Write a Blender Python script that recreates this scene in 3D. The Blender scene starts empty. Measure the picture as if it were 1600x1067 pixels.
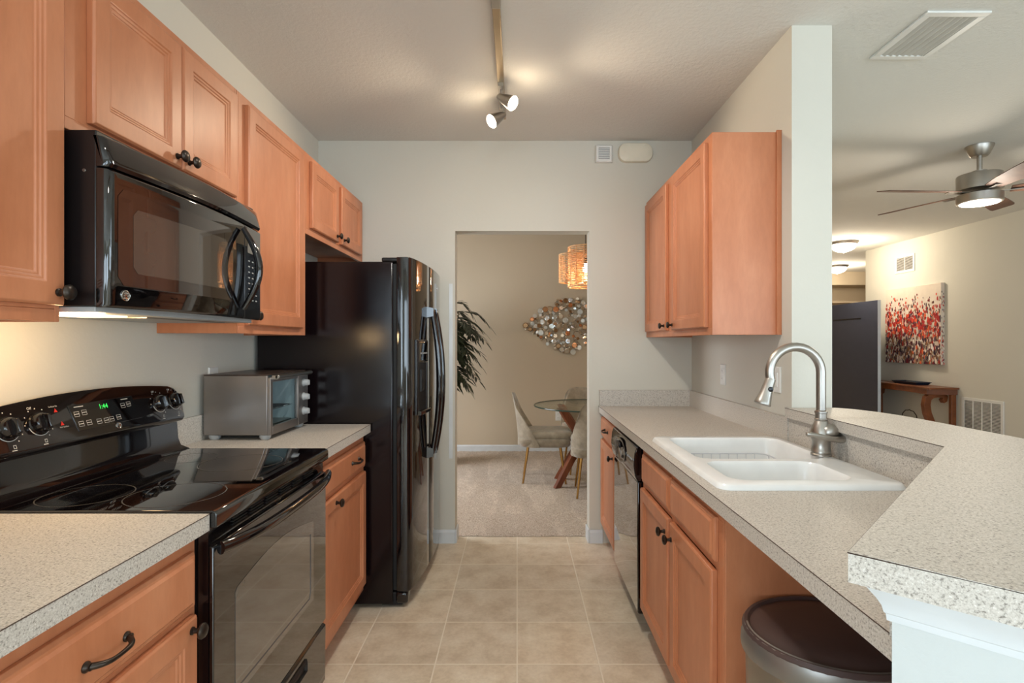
import bpy, bmesh, math, random
from mathutils import Vector, Matrix
random.seed(7)
S = bpy.context.scene
COL = S.collection
PI = math.pi

# ------------------------------------------------------------------ camera
H = 1.33                      # eye height
cam_d = bpy.data.cameras.new('camera'); cam = bpy.data.objects.new('camera', cam_d); COL.objects.link(cam)
cam.location = (0, 0, H); cam.rotation_euler = (PI/2, 0, 0)
cam_d.sensor_fit = 'HORIZONTAL'; cam_d.sensor_width = 36.0; cam_d.lens = 36.0*851/1600
cam_d.shift_x = -0.005; cam_d.shift_y = 0.001; cam_d.clip_start = 0.02
S.camera = cam
# ------------------------------------------------------------------ view, world
S.view_settings.view_transform = 'Standard'; S.view_settings.look = 'None'
S.view_settings.exposure = 0.30; S.view_settings.gamma = 1.0; S.view_settings.use_curve_mapping = False
W = bpy.data.worlds.new('daylight'); S.world = W; W.use_nodes = True
W.node_tree.nodes['Background'].inputs['Color'].default_value = (0.75, 0.88, 1.0, 1)
W.node_tree.nodes['Background'].inputs['Strength'].default_value = 1.2

def area(name, loc, rot, sx, sy, power, col):
    d = bpy.data.lights.new(name, 'AREA'); d.shape = 'RECTANGLE'; d.size = sx; d.size_y = sy
    d.energy = power; d.color = col
    o = bpy.data.objects.new(name, d); COL.objects.link(o); o.location = loc; o.rotation_euler = rot
    return o
DAY = (0.72, 0.87, 1.0)
# daylight lamps for added windows behind the camera and in the dining room
UP = math.radians(18)      # tilt that turns the added daylight lamps up to brighten the ceiling
XN = -1.32
area('added_daylight_living', (3.1, -4.76, 1.2), (PI/2+UP, 0, 0), 3.0, 2.1, 112, DAY)
area('added_daylight_kitchen', (-0.1, -4.76, 1.5), (PI/2+UP, 0, 0), 1.8, 1.3, 40, DAY)
area('added_daylight_nook', (XN-.16, -1.9, 1.4), (0, -PI/2, 0), 1.3, 2.0, 95, DAY)
area('added_daylight_side', (5.26, -1.2, 1.35), (0, PI/2+UP, 0), 1.7, 2.4, 60, DAY)
area('added_daylight_dining', (-2.56, 5.1, 1.45), (0, -PI/2+UP*1.3, 0), 1.5, 1.5, 60, (0.97, 0.97, 1.0))

def lamp(name, loc, power, col, r=0.04, spot=None, target=None):
    d = bpy.data.lights.new(name, 'SPOT' if spot else 'POINT'); d.energy = power; d.color = col; d.shadow_soft_size = r
    o = bpy.data.objects.new(name, d); COL.objects.link(o); o.location = loc
    if spot:
        d.spot_size = spot; d.spot_blend = 0.6
        o.rotation_euler = (Vector(target) - Vector(loc)).to_track_quat('-Z', 'Y').to_euler()
    return o

# ------------------------------------------------------------------ materials
def lin(c):
    c = c/255.0
    return c/12.92 if c <= 0.04045 else ((c+0.055)/1.055)**2.4
def rgb(r, g, b): return (lin(r), lin(g), lin(b), 1.0)

class NT:
    def __init__(s, name):
        s.m = bpy.data.materials.new(name); s.m.use_nodes = True
        s.t = s.m.node_tree; s.b = s.t.nodes['Principled BSDF']
        s.tc = None
    def n(s, typ, **kw):
        x = s.t.nodes.new(typ)
        for k, v in kw.items():
            if k in x.inputs.keys(): x.inputs[k].default_value = v
            else: setattr(x, k, v)
        return x
    def l(s, a, b): s.t.links.new(a, b)
    def coords(s, scale=(1, 1, 1), loc=(0, 0, 0), rot=(0, 0, 0)):
        if s.tc is None: s.tc = s.n('ShaderNodeTexCoord')
        mp = s.n('ShaderNodeMapping'); mp.inputs['Scale'].default_value = scale
        mp.inputs['Location'].default_value = loc; mp.inputs['Rotation'].default_value = rot
        s.l(s.tc.outputs['Object'], mp.inputs['Vector']); return mp.outputs['Vector']
    def ramp(s, fac, stops, interp='LINEAR'):
        r = s.n('ShaderNodeValToRGB'); r.color_ramp.interpolation = interp
        while len(r.color_ramp.elements) < len(stops): r.color_ramp.elements.new(0.5)
        for e, (p, c) in zip(r.color_ramp.elements, stops): e.position = p; e.color = c
        s.l(fac, r.inputs['Fac']); return r.outputs['Color']
    def noise(s, vec, scale, detail=4, rough=0.5):
        x = s.n('ShaderNodeTexNoise'); x.inputs['Scale'].default_value = scale
        x.inputs['Detail'].default_value = detail; x.inputs['Roughness'].default_value = rough
        s.l(vec, x.inputs['Vector']); return x.outputs['Fac']
    def bump(s, h, strength, dist=0.002):
        x = s.n('ShaderNodeBump'); x.inputs['Strength'].default_value = strength; x.inputs['Distance'].default_value = dist
        s.l(h, x.inputs['Height']); s.l(x.outputs['Normal'], s.b.inputs['Normal'])
    def mix(s, fac, a, b, mode='MIX'):
        x = s.n('ShaderNodeMix', data_type='RGBA', blend_type=mode)
        for sock, v in ((x.inputs[0], fac), (x.inputs[6], a), (x.inputs[7], b)):
            if hasattr(v, 'is_linked'): s.l(v, sock)
            else: sock.default_value = v
        return x.outputs[2]

def pbr(name, col, rough=0.5, metal=0.0, coat=0.0, emit=None, estr=0.0, spec=None):
    t = NT(name); b = t.b
    # a faint tonal variation keeps every surface procedural
    v = t.noise(t.coords((1, 1, 1)), 9.0, 3)
    c2 = tuple(min(1, x*0.93) for x in col[:3]) + (1,)
    t.l(t.ramp(v, [(0.35, c2), (0.65, col)]), b.inputs['Base Color'])
    b.inputs['Roughness'].default_value = rough; b.inputs['Metallic'].default_value = metal
    b.inputs['Coat Weight'].default_value = coat; b.inputs['Coat Roughness'].default_value = 0.03
    if spec is not None: b.inputs['Specular IOR Level'].default_value = spec
    if emit: b.inputs['Emission Color'].default_value = emit; b.inputs['Emission Strength'].default_value = estr
    return t.m

def wood_mat(name, a, b, c, rough=0.42, scale=(7, 7, 0.7), coat=0.0):
    t = NT(name)
    oi = t.n('ShaderNodeObjectInfo')
    va = t.n('ShaderNodeVectorMath', operation='ADD')
    sc = t.n('ShaderNodeVectorMath', operation='SCALE'); sc.inputs['Scale'].default_value = 13.0
    cx = t.n('ShaderNodeCombineXYZ'); t.l(oi.outputs['Random'], cx.inputs[0]); t.l(oi.outputs['Random'], cx.inputs[2])
    t.l(cx.outputs[0], sc.inputs[0]); t.l(t.coords(scale), va.inputs[0]); t.l(sc.outputs[0], va.inputs[1])
    n1 = t.noise(va.outputs[0], 1.6, 6, 0.6)
    n2 = t.noise(va.outputs[0], 12.0, 4, 0.6)
    base = t.ramp(n1, [(0.30, a), (0.52, b), (0.75, c)])
    fine = t.ramp(n2, [(0.35, (0.93, 0.92, 0.91, 1)), (0.6, (1, 1, 1, 1))])
    t.l(t.mix(0.8, base, fine, 'MULTIPLY'), t.b.inputs['Base Color'])
    t.b.inputs['Roughness'].default_value = rough
    t.b.inputs['Coat Weight'].default_value = coat; t.b.inputs['Coat Roughness'].default_value = 0.15
    return t.m

def laminate_mat(name, base, dark, light, rough=0.5):
    t = NT(name); v = t.coords()
    a = t.noise(v, 230.0, 3, 0.65); b = t.noise(v, 480.0, 2, 0.5)
    c1 = t.ramp(a, [(0.34, dark), (0.46, base), (0.58, base), (0.70, light)])
    c2 = t.ramp(b, [(0.38, (0.74, 0.72, 0.70, 1)), (0.55, (1, 1, 1, 1))])
    t.l(t.mix(0.7, c1, c2, 'MULTIPLY'), t.b.inputs['Base Color'])
    t.b.inputs['Roughness'].default_value = rough
    return t.m

def paint_mat(name, col, bump_scale=60, bump=0.25, rough=0.85):
    t = NT(name); v = t.coords()
    big = t.noise(v, 1.1, 2)
    c2 = tuple(x*0.97 for x in col[:3]) + (1,)
    t.l(t.ramp(big, [(0.3, c2), (0.7, col)]), t.b.inputs['Base Color'])
    t.b.inputs['Roughness'].default_value = rough; t.b.inputs['Specular IOR Level'].default_value = 0.3
    t.bump(t.noise(v, bump_scale, 4, 0.6), bump, 0.003)
    return t.m

def thin_glass(name, tint, rough=0.0, ior=1.45, boost=0.0):
    t = NT(name); t.t.nodes.remove(t.b)
    tr = t.n('ShaderNodeBsdfTransparent'); tr.inputs['Color'].default_value = tint
    gl = t.n('ShaderNodeBsdfGlossy'); gl.inputs['Roughness'].default_value = rough
    fr = t.n('ShaderNodeLayerWeight'); fr.inputs['Blend'].default_value = 0.5
    pw = t.n('ShaderNodeMath', operation='POWER'); pw.inputs[1].default_value = 4.5; t.l(fr.outputs['Facing'], pw.inputs[0])
    ad = t.n('ShaderNodeMath', operation='MULTIPLY_ADD'); ad.inputs[1].default_value = 0.42; ad.inputs[2].default_value = 0.04+boost; ad.use_clamp = True
    t.l(pw.outputs[0], ad.inputs[0])
    mx = t.n('ShaderNodeMixShader'); t.l(ad.outputs[0], mx.inputs[0]); t.l(tr.outputs[0], mx.inputs[1]); t.l(gl.outputs[0], mx.inputs[2])
    t.l(mx.outputs[0], t.t.nodes['Material Output'].inputs['Surface'])
    return t.m

M = {}
M['wall'] = paint_mat('wall_paint', rgb(212, 208, 196), 55, 0.22)
M['wall_warm'] = paint_mat('dining_wall_paint', rgb(200, 184, 160), 55, 0.2)
M['ceiling'] = paint_mat('ceiling_texture', rgb(224, 222, 216), 62, 0.9)
M['trim'] = pbr('white_trim_paint', rgb(216, 220, 222), 0.45)
M['maple'] = wood_mat('maple_wood', rgb(184, 114, 76), rgb(195, 125, 87), rgb(205, 138, 100), 0.38, (4.5, 4.5, 1.3))
M['maple_in'] = wood_mat('maple_panel_wood', rgb(182, 112, 75), rgb(192, 122, 84), rgb(201, 134, 96), 0.38, (4.5, 4.5, 1.3))
M['counter'] = laminate_mat('speckled_laminate', rgb(204, 197, 187), rgb(138, 131, 122), rgb(228, 224, 217))
M['edge_line'] = pbr('laminate_seam', rgb(78, 58, 46), 0.6)
M['black_gloss'] = pbr('black_enamel', rgb(16, 11, 12), 0.06, 0, 0.5)
M['black_glass'] = pbr('black_glass', rgb(9, 7, 8), 0.03, 0, 1.0)
M['black_satin'] = pbr('black_satin_plastic', rgb(20, 17, 18), 0.3)
M['black_matte'] = pbr('black_rubber', rgb(12, 11, 12), 0.6)
M['bronze'] = pbr('oil_rubbed_bronze', rgb(66, 58, 52), 0.33, 0.85)
M['nickel'] = pbr('brushed_nickel', rgb(176, 171, 164), 0.36, 1.0)
M['steel'] = pbr('stainless_steel', rgb(160, 156, 150), 0.34, 1.0)
M['steel_warm'] = pbr('toaster_steel', rgb(150, 143, 138), 0.40, 0.9)
M['chrome'] = pbr('chrome', rgb(215, 215, 215), 0.08, 1.0)
M['grey_plastic'] = pbr('grey_plastic', rgb(166, 168, 168), 0.45)
M['white_plastic'] = pbr('white_plastic', rgb(232, 231, 226), 0.4)
M['sink_white'] = pbr('white_composite', rgb(240, 241, 240), 0.18)
M['white_wire'] = pbr('white_coated_wire', rgb(214, 216, 220), 0.35)
M['mark_white'] = pbr('printed_white', rgb(215, 212, 205), 0.5)
M['mark_red'] = pbr('printed_red', rgb(205, 50, 42), 0.5)
M['led_green'] = pbr('green_led_digits', rgb(20, 160, 40), 0.5, emit=(0.05, 0.9, 0.12, 1), estr=1.2)
M['lid_brown'] = pbr('brown_black_plastic', rgb(76, 58, 55), 0.40)
M['gold'] = pbr('brass_metal', rgb(176, 134, 76), 0.28, 1.0)
M['walnut'] = wood_mat('walnut_wood', rgb(96, 48, 26), rgb(116, 60, 34), rgb(134, 74, 44), 0.35)
M['table_wood'] = wood_mat('cherry_wood', rgb(98, 52, 26), rgb(120, 66, 34), rgb(138, 82, 44), 0.35, (2, 6, 6))
M['blade'] = wood_mat('fan_blade_wood', rgb(84, 58, 46), rgb(104, 74, 58), rgb(122, 90, 72), 0.65, (3, 3, 3))
M['glass'] = thin_glass('clear_glass', (0.94, 0.97, 0.95, 1))
M['oven_glass'] = thin_glass('oven_door_glass', (0.80, 0.90, 0.92, 1), 0.0, 1.5, 0.04)
M['pane'] = thin_glass('window_pane', (0.97, 0.98, 0.98, 1))
M['glass_edge'] = pbr('glass_edge', rgb(40, 62, 54), 0.1)
M['navy'] = pbr('navy_door_paint', rgb(60, 64, 80), 0.45)
M['leaf'] = pbr('dark_leaf', rgb(40, 46, 26), 0.45)
M['cane'] = pbr('plant_cane', rgb(84, 74, 44), 0.6)
M['basket'] = pbr('woven_planter', rgb(84, 60, 42), 0.8)
M['soil'] = pbr('potting_soil', rgb(38, 28, 20), 0.95)
M['grille_grey'] = pbr('grille_recess', rgb(120, 116, 108), 0.8)
M['grille_pale'] = pbr('vent_backing', rgb(160, 158, 152), 0.8)
M['dark_gap'] = pbr('vent_dark', rgb(56, 54, 52), 0.8)
M['louver'] = pbr('louver_shade_grey', rgb(206, 204, 198), 0.5)  # greyer than the frame, with the louvers' shading put into the colour
M['tray'] = pbr('navy_tray', rgb(24, 40, 60), 0.3)
M['bulb'] = pbr('lit_bulb', (1, .9, .75, 1), 0.5, emit=(1.0, 0.86, 0.66, 1), estr=14.0)
M['bulb_soft'] = pbr('lit_frosted_glass', (1, .95, .88, 1), 0.5, emit=(1.0, 0.88, 0.70, 1), estr=3.2)
M['fan_lens'] = pbr('lit_fan_lens', (1, .95, .88, 1), 0.5, emit=(1.0, 0.92, 0.80, 1), estr=6.0)
M['hood_lens'] = pbr('lit_hood_lens', (1, .9, .7, 1), 0.5, emit=(1.0, 0.82, 0.52, 1), estr=1.3)
M['ring'] = pbr('burner_ring_print', rgb(92, 88, 85), 0.25)
M['mesh_grey'] = pbr('oven_window_mesh', rgb(66, 60, 54), 0.05, 0, 1.0)
M['window_reflection'] = pbr('oven_window_reflection', rgb(98, 90, 82), 0.04, 0, 1.0)  # lighter grey paints the reflection seen in the oven window

def fridge_side():
    t = NT('pebbled_black_steel'); t.b.inputs['Base Color'].default_value = rgb(17, 10, 12)
    t.b.inputs['Roughness'].default_value = 0.16; t.b.inputs['Specular IOR Level'].default_value = 0.4
    t.bump(t.noise(t.coords(), 420, 2), 0.10, 0.001); return t.m
M['fridge_side'] = fridge_side()

def tile_mat():
    t = NT('beige_floor_tile'); v = t.coords((1, 1, 1), (0, -0.2175, 0))
    br = t.n('ShaderNodeTexBrick'); br.offset = 0.0; br.squash = 1.0
    br.inputs['Scale'].default_value = 1.0; br.inputs['Brick Width'].default_value = 0.339; br.inputs['Row Height'].default_value = 0.339
    br.inputs['Mortar Size'].default_value = 0.0036; br.inputs['Mortar Smooth'].default_value = 0.3; br.inputs['Bias'].default_value = 0.0
    br.inputs['Color1'].default_value = (0.92, 0.92, 0.92, 1); br.inputs['Color2'].default_value = (1.06, 1.05, 1.03, 1)
    br.inputs['Mortar'].default_value = (1, 1, 1, 1)
    t.l(v, br.inputs['Vector'])
    n1 = t.noise(v, 7.0, 8, 0.65); n2 = t.noise(v, 60.0, 4, 0.6)
    base = t.ramp(n1, [(0.30, rgb(200, 181, 155)), (0.50, rgb(221, 206, 183)), (0.68, rgb(233, 221, 201))])
    fine = t.ramp(n2, [(0.36, (0.86, 0.84, 0.82, 1)), (0.58, (1, 1, 1, 1))])
    c = t.mix(0.55, base, fine, 'MULTIPLY'); c = t.mix(1.0, c, br.outputs['Color'], 'MULTIPLY')
    c = t.mix(br.outputs['Fac'], c, rgb(240, 229, 209))
    t.l(c, t.b.inputs['Base Color']); t.b.inputs['Roughness'].default_value = 0.38
    inv = t.n('ShaderNodeMath', operation='SUBTRACT'); inv.inputs[0].default_value = 1.0; t.l(br.outputs['Fac'], inv.inputs[1])
    t.bump(inv.outputs[0], 0.5, 0.002)
    return t.m
M['tile'] = tile_mat()

def carpet_mat():
    t = NT('beige_carpet_pile'); v = t.coords()
    a = t.noise(v, 130.0, 3, 0.7); b = t.noise(t.coords((2.4, 0.55, 1), rot=(0, 0, 0.55)), 2.6, 1, 0.4)
    c = t.ramp(a, [(0.34, rgb(168, 148, 130)), (0.52, rgb(212, 197, 181)), (0.68, rgb(234, 224, 211))])
    w = t.ramp(b, [(0.36, (0.90, 0.89, 0.88, 1)), (0.55, (0.97, 0.97, 0.97, 1)), (0.575, (1.06, 1.06, 1.06, 1)), (0.68, (1.0, 1.0, 1.0, 1))])
    t.l(t.mix(1.0, c, w, 'MULTIPLY'), t.b.inputs['Base Color']); t.b.inputs['Roughness'].default_value = 1.0
    t.b.inputs['Specular IOR Level'].default_value = 0.1
    t.bump(a, 0.9, 0.01); return t.m
M['carpet'] = carpet_mat()

def fabric_mat():
    t = NT('greige_velvet'); v = t.coords()
    n = t.noise(v, 14.0, 5, 0.6)
    t.l(t.ramp(n, [(0.32, rgb(126, 113, 94)), (0.66, rgb(158, 145, 124))]), t.b.inputs['Base Color'])
    t.b.inputs['Roughness'].default_value = 0.75; t.b.inputs['Sheen Weight'].default_value = 0.4
    t.bump(t.noise(v, 300, 2), 0.2, 0.001); return t.m
M['fabric'] = fabric_mat()

def rattan_mat():
    t = NT('rattan'); n = t.noise(t.coords(), 40.0, 3)
    t.l(t.ramp(n, [(0.3, rgb(206, 152, 102)), (0.7, rgb(240, 200, 152))]), t.b.inputs['Base Color'])
    t.b.inputs['Roughness'].default_value = 0.55; return t.m
M['rattan'] = rattan_mat()

def vcol_mat():
    t = NT('oil_paint_dabs'); a = t.n('ShaderNodeVertexColor'); a.layer_name = 'dab'
    t.l(a.outputs['Color'], t.b.inputs['Base Color']); t.b.inputs['Roughness'].default_value = 0.5; return t.m
M['dabs'] = vcol_mat()
M['canvas'] = pbr('painted_canvas', rgb(216, 202, 186), 0.8)
DISC = [pbr('disc_mirror', rgb(232, 234, 236), 0.06, 1.0), pbr('disc_bronze', rgb(150, 116, 82), 0.3, 0.9),
        pbr('disc_champagne', rgb(190, 170, 146), 0.3, 0.9), pbr('disc_copper', rgb(206, 140, 96), 0.25, 0.95), pbr('disc_window_glare', rgb(214, 214, 208), 0.35, 0.4)]  # the last, pale discs paint mirrors whitened by reflected windows

# ------------------------------------------------------------------ mesh helpers
class MB:
    def __init__(s): s.v = []; s.f = []
    def add(s, vs, fs):
        o = len(s.v); s.v += [tuple(p) for p in vs]; s.f += [tuple(i+o for i in f) for f in fs]; return s
    def box(s, x0, x1, y0, y1, z0, z1):
        return s.add([(x0,y0,z0),(x1,y0,z0),(x1,y1,z0),(x0,y1,z0),(x0,y0,z1),(x1,y0,z1),(x1,y1,z1),(x0,y1,z1)],
                     [(0,3,2,1),(4,5,6,7),(0,1,5,4),(1,2,6,5),(2,3,7,6),(3,0,4,7)])
    def loft(s, loops, cap0=True, cap1=True, close=True):
        n = len(loops[0]); vs = [p for L in loops for p in L]; fs = []
        for k in range(len(loops)-1):
            for i in range(n if close else n-1):
                j = (i+1) % n; fs.append((k*n+i, k*n+j, (k+1)*n+j, (k+1)*n+i))
        if cap0: fs.append(tuple(range(n-1, -1, -1)))
        if cap1: fs.append(tuple((len(loops)-1)*n+i for i in range(n)))
        return s.add(vs, fs)
    def prism(s, poly, z0, z1): return s.loft([[(x, y, z0) for x, y in poly], [(x, y, z1) for x, y in poly]])
    def prism_map(s, poly, fn, d0, d1): return s.loft([[fn(u, v, d0) for u, v in poly], [fn(u, v, d1) for u, v in poly]])
    def rings(s, fn, u0, u1, v0, v1, steps):
        loops = []
        for ins, d in steps:
            loops.append([fn(u0+ins, v0+ins, d), fn(u1-ins, v0+ins, d), fn(u1-ins, v1-ins, d), fn(u0+ins, v1-ins, d)])
        return s.loft(loops)
    def tube(s, pts, r, seg=10, closed=False, flat=1.0):
        pts = [Vector(p) for p in pts]; n = len(pts)
        rs = r if isinstance(r, (list, tuple)) else [r]*n
        def tan(i):
            a = pts[(i-1) % n] if (closed or i > 0) else pts[i]; b = pts[(i+1) % n] if (closed or i < n-1) else pts[i]
            return (b-a).normalized()
        t0 = tan(0); up = Vector((0, 0, 1)) if abs(t0.z) < 0.9 else Vector((0, 1, 0))
        nx = t0.cross(up).normalized(); loops = []
        for i in range(n):
            t = tan(i); nx = (nx - t*nx.dot(t)).normalized(); ny = t.cross(nx)
            loops.append([pts[i] + (nx*math.cos(2*PI*k/seg) + ny*flat*math.sin(2*PI*k/seg))*rs[i] for k in range(seg)])
        if closed: loops.append(loops[0]); return s.loft(loops, False, False)
        return s.loft(loops)
    def lathe(s, prof, org, axis=(0, 0, 1), seg=24, sx=1.0):
        a = Vector(axis).normalized(); up = Vector((0, 0, 1)) if abs(a.z) < 0.9 else Vector((1, 0, 0))
        e1 = a.cross(up).normalized(); e2 = a.cross(e1); org = Vector(org); loops = []
        for r, h in prof:
            r = max(r, 1e-5)
            loops.append([org + a*h + (e1*math.cos(2*PI*k/seg)*sx + e2*math.sin(2*PI*k/seg))*r for k in range(seg)])
        return s.loft(loops)

ORG = {}
def build(name, mb, mat, parent=None, bevel=0.0, seg=2, smooth=True, angle=35, merge=False, loc=None, kind=None):
    org = Vector((0, 0, 0))
    if parent is not None: org = ORG[parent.name]
    elif loc is not None: org = Vector(loc)
    me = bpy.data.meshes.new(name)
    me.from_pydata([tuple(Vector(p)-org) for p in mb.v], [], mb.f)
    bm = bmesh.new(); bm.from_mesh(me)
    if merge: bmesh.ops.remove_doubles(bm, verts=bm.verts, dist=1e-5)
    bmesh.ops.recalc_face_normals(bm, faces=bm.faces); bm.to_mesh(me); bm.free()
    if smooth:
        me.shade_smooth(); me.set_sharp_from_angle(angle=math.radians(angle))
    me.materials.append(mat if not isinstance(mat, str) else M[mat])
    o = bpy.data.objects.new(name, me); COL.objects.link(o)
    if parent is not None: o.parent = parent
    else: o.location = org
    ORG[o.name] = org
    if bevel > 0:
        b = o.modifiers.new('bevel', 'BEVEL'); b.width = bevel; b.segments = seg; b.limit_method = 'ANGLE'; b.angle_limit = math.radians(40)
        b.harden_normals = False
    if kind: o['kind'] = kind
    return o
def thing(name, label, cat, loc, group=None):
    o = bpy.data.objects.new(name, None); COL.objects.link(o); o.location = loc; o.empty_display_size = 0.1
    ORG[o.name] = Vector(loc); o['label'] = label; o['category'] = cat
    if group: o['group'] = group
    return o
def tag(o, label, cat, group=None):
    o['label'] = label; o['category'] = cat
    if group: o['group'] = group
    return o
def struct(name, mb, mat, **kw):
    return build(name, mb, mat, kind='structure', **kw)
def copy_tree(o, parent=None):
    c = o.copy(); COL.objects.link(c)
    if parent is not None: c.parent = parent
    for ch in [x for x in o.children]: copy_tree(ch, c)
    return c
def rrect(x0, x1, y0, y1, r, n=6):
    out = []
    for cx, cy, a0 in ((x1-r, y1-r, 0), (x0+r, y1-r, 90), (x0+r, y0+r, 180), (x1-r, y0+r, 270)):
        for k in range(n+1):
            a = math.radians(a0 + 90*k/n); out.append((cx+r*math.cos(a), cy+r*math.sin(a)))
    return out
def fnL(face): return lambda u, v, d: (face+d, u, v)      # fronts that look towards +x
def fnR(face): return lambda u, v, d: (face-d, u, v)      # fronts that look towards -x
def fnF(face): return lambda u, v, d: (u, face-d, v)      # fronts that look towards the camera
def fnC(z): return lambda u, v, d: (u, v, z-d)            # hung from the ceiling

_TX = {}
def text_geo(s, size):
    if s not in _TX:
        c = bpy.data.curves.new('lettering', 'FONT'); c.body = s; c.size = 1.0; c.align_x = 'CENTER'; c.align_y = 'CENTER'; c.resolution_u = 3
        o = bpy.data.objects.new('lettering', c); COL.objects.link(o)
        dg = bpy.context.evaluated_depsgraph_get(); me = bpy.data.meshes.new_from_object(o.evaluated_get(dg))
        _TX[s] = ([tuple(v.co) for v in me.vertices], [tuple(p.vertices) for p in me.polygons])
        bpy.data.objects.remove(o); bpy.data.meshes.remove(me); bpy.data.curves.remove(c)
    vs, fs = _TX[s]
    return [(x*size, y*size) for x, y, z in vs], fs
def put_text(mb, s, size, u, v, fn, d):
    vs, fs = text_geo(s, size)
    mb.add([fn(u+x, v+y, d) for x, y in vs], fs)
def rect_outline(mb, fn, u0, u1, v0, v1, w, d):
    a = [(u0, v0), (u1, v0), (u1, v1), (u0, v1)]; b = [(u0+w, v0+w), (u1-w, v0+w), (u1-w, v1-w), (u0+w, v1-w)]
    mb.add([fn(p[0], p[1], d) for p in a+b], [(i, (i+1) % 4, 4+(i+1) % 4, 4+i) for i in range(4)])
def flat_rect(mb, fn, u0, u1, v0, v1, d):
    mb.add([fn(u0, v0, d), fn(u1, v0, d), fn(u1, v1, d), fn(u0, v1, d)], [(0, 1, 2, 3)])

# ------------------------------------------------------------------ room shell
XL, XR, YF, ZC = -1.32, 1.16, 3.617, 2.669
def wall_cols(mb, fn, u0, u1, d0, d1, holes):
    cuts = sorted({u0, u1, *[h[0] for h in holes], *[h[1] for h in holes]})
    def bx(a, b, z0, z1):
        if z1 - z0 > 1e-4:
            mb.loft([[fn(a, z0, d0), fn(b, z0, d0), fn(b, z1, d0), fn(a, z1, d0)], [fn(a, z0, d1), fn(b, z0, d1), fn(b, z1, d1), fn(a, z1, d1)]])
    for a, b in zip(cuts, cuts[1:]):
        h = [h for h in holes if h[0] <= a and h[1] >= b]
        if h: bx(a, b, 0, h[0][2]); bx(a, b, h[0][3], ZC)
        else: bx(a, b, 0, ZC)
struct('floor', MB().box(-1.5, 5.3, -4.85, YF+0.118, -0.06, 0), 'tile', smooth=False)
struct('ceiling', MB().box(-2.6, 9.0, -4.9, 11.2, ZC, ZC+0.1), 'ceiling', smooth=False)
mb = MB(); wall_cols(mb, lambda u, v, d: (XL-d, u, v), -4.7, YF, 0, 0.12, [(-2.9, -0.9, 0.75, 2.05)])
struct('wall_left', mb, 'wall', smooth=False)
far = MB().prism_map([(-2.52, 0), (-0.412, 0), (-0.412, 2.07), (0.48, 2.07), (0.48, 0), (2.05, 0), (2.05, ZC), (-2.52, ZC)],
                     lambda u, v, d: (u, YF+d, v), 0, 0.12)
struct('wall_far', far, 'wall', smooth=False)
struct('wall_right', MB().box(XR, 1.33, 2.30, YF, 0, ZC), 'wall', smooth=False)
mb = MB(); wall_cols(mb, lambda u, v, d: (u, -4.7-d, v), -1.44, 5.22, 0, 0.12, [(-1.0, 0.8, 0.85, 2.15), (1.6, 4.6, 0.1, 2.2)])
struct('wall_back', mb, 'wall', smooth=False)
mb = MB(); wall_cols(mb, lambda u, v, d: (5.1+d, u, v), -4.7, 7.97, 0, 0.12, [(-2.4, 0.0, 0.5, 2.2)])
struct('wall_living', mb, 'wall', smooth=False)
# dining room
mb = MB(); wall_cols(mb, lambda u, v, d: (-2.4-d, u, v), YF+0.12, 6.62, 0, 0.12, [(4.35, 5.85, 0.7, 2.2)])
struct('wall_dining_left', mb, 'wall_warm', smooth=False)
struct('wall_dining_back', MB().box(-2.52, 2.05, 6.62, 6.74, 0, ZC), 'wall_warm', smooth=False)
struct('wall_dining_right', MB().box(1.95, 2.05, YF+0.12, 6.62, 0, ZC), 'wall_warm', smooth=False)
# entry hall beyond the living room
struct('wall_hall_back', MB().box(2.05, 9.0, 10.9, 11.0, 0, ZC), 'wall_warm', smooth=False)
struct('wall_hall_soffit', MB().box(2.05, 9.0, 10.3, 10.9, 2.42, ZC), 'wall_warm', smooth=False)
struct('trim_1', MB().box(2.05, 9.0, 10.55, 10.9, 2.10, 2.13), 'wall_warm', smooth=False)
struct('wall_hall_left', MB().box(1.95, 2.05, 6.74, 10.9, 0, ZC), 'wall_warm', smooth=False)
struct('wall_hall_right', MB().box(8.9, 9.0, 7.97, 10.9, 0, ZC), 'wall_warm', smooth=False)
struct('wall_hall_corner', MB().box(5.22, 9.0, 7.85, 7.97, 0, ZC), 'wall', smooth=False)
struct('floor_living', MB().box(1.95, 9.0, YF+0.118, 11.0, -0.06, 0.004), 'carpet', smooth=False)
# windows, all added out of view to let in light
def window(name, fn, u0, u1, v0, v1, nx, pane=True):
    m = MB(); w = 0.05
    for a, b, c, d in ((u0, u1, v0, v0+w), (u0, u1, v1-w, v1), (u0, u0+w, v0, v1), (u1-w, u1, v0, v1)):
        m.loft([[fn(a, c, .03), fn(b, c, .03), fn(b, d, .03), fn(a, d, .03)], [fn(a, c, .09), fn(b, c, .09), fn(b, d, .09), fn(a, d, .09)]])
    for k in range(1, nx):
        x = u0 + (u1-u0)*k/nx
        m.loft([[fn(x-.025, v0, .03), fn(x+.025, v0, .03), fn(x+.025, v1, .03), fn(x-.025, v1, .03)], [fn(x-.025, v0, .09), fn(x+.025, v0, .09), fn(x+.025, v1, .09), fn(x-.025, v1, .09)]])
    o = struct(name, m, 'trim', smooth=False)
    p = MB(); flat_rect(p, fn, u0+w, u1-w, v0+w, v1-w, .05); build('window_pane', p, 'pane', o, smooth=False)
window('added_window_1', lambda u, v, d: (u, -4.7-d*0.6, v), -1.0, 0.8, 0.85, 2.15, 2)
window('added_window_2', lambda u, v, d: (u, -4.7-d*0.6, v), 1.6, 4.6, 0.1, 2.2, 2)
window('added_window_3', lambda u, v, d: (5.1+d, u, v), -2.4, 0.0, 0.5, 2.2, 2)
window('added_window_5', lambda u, v, d: (XL-d, u, v), -2.9, -0.9, 0.75, 2.05, 2)
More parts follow.
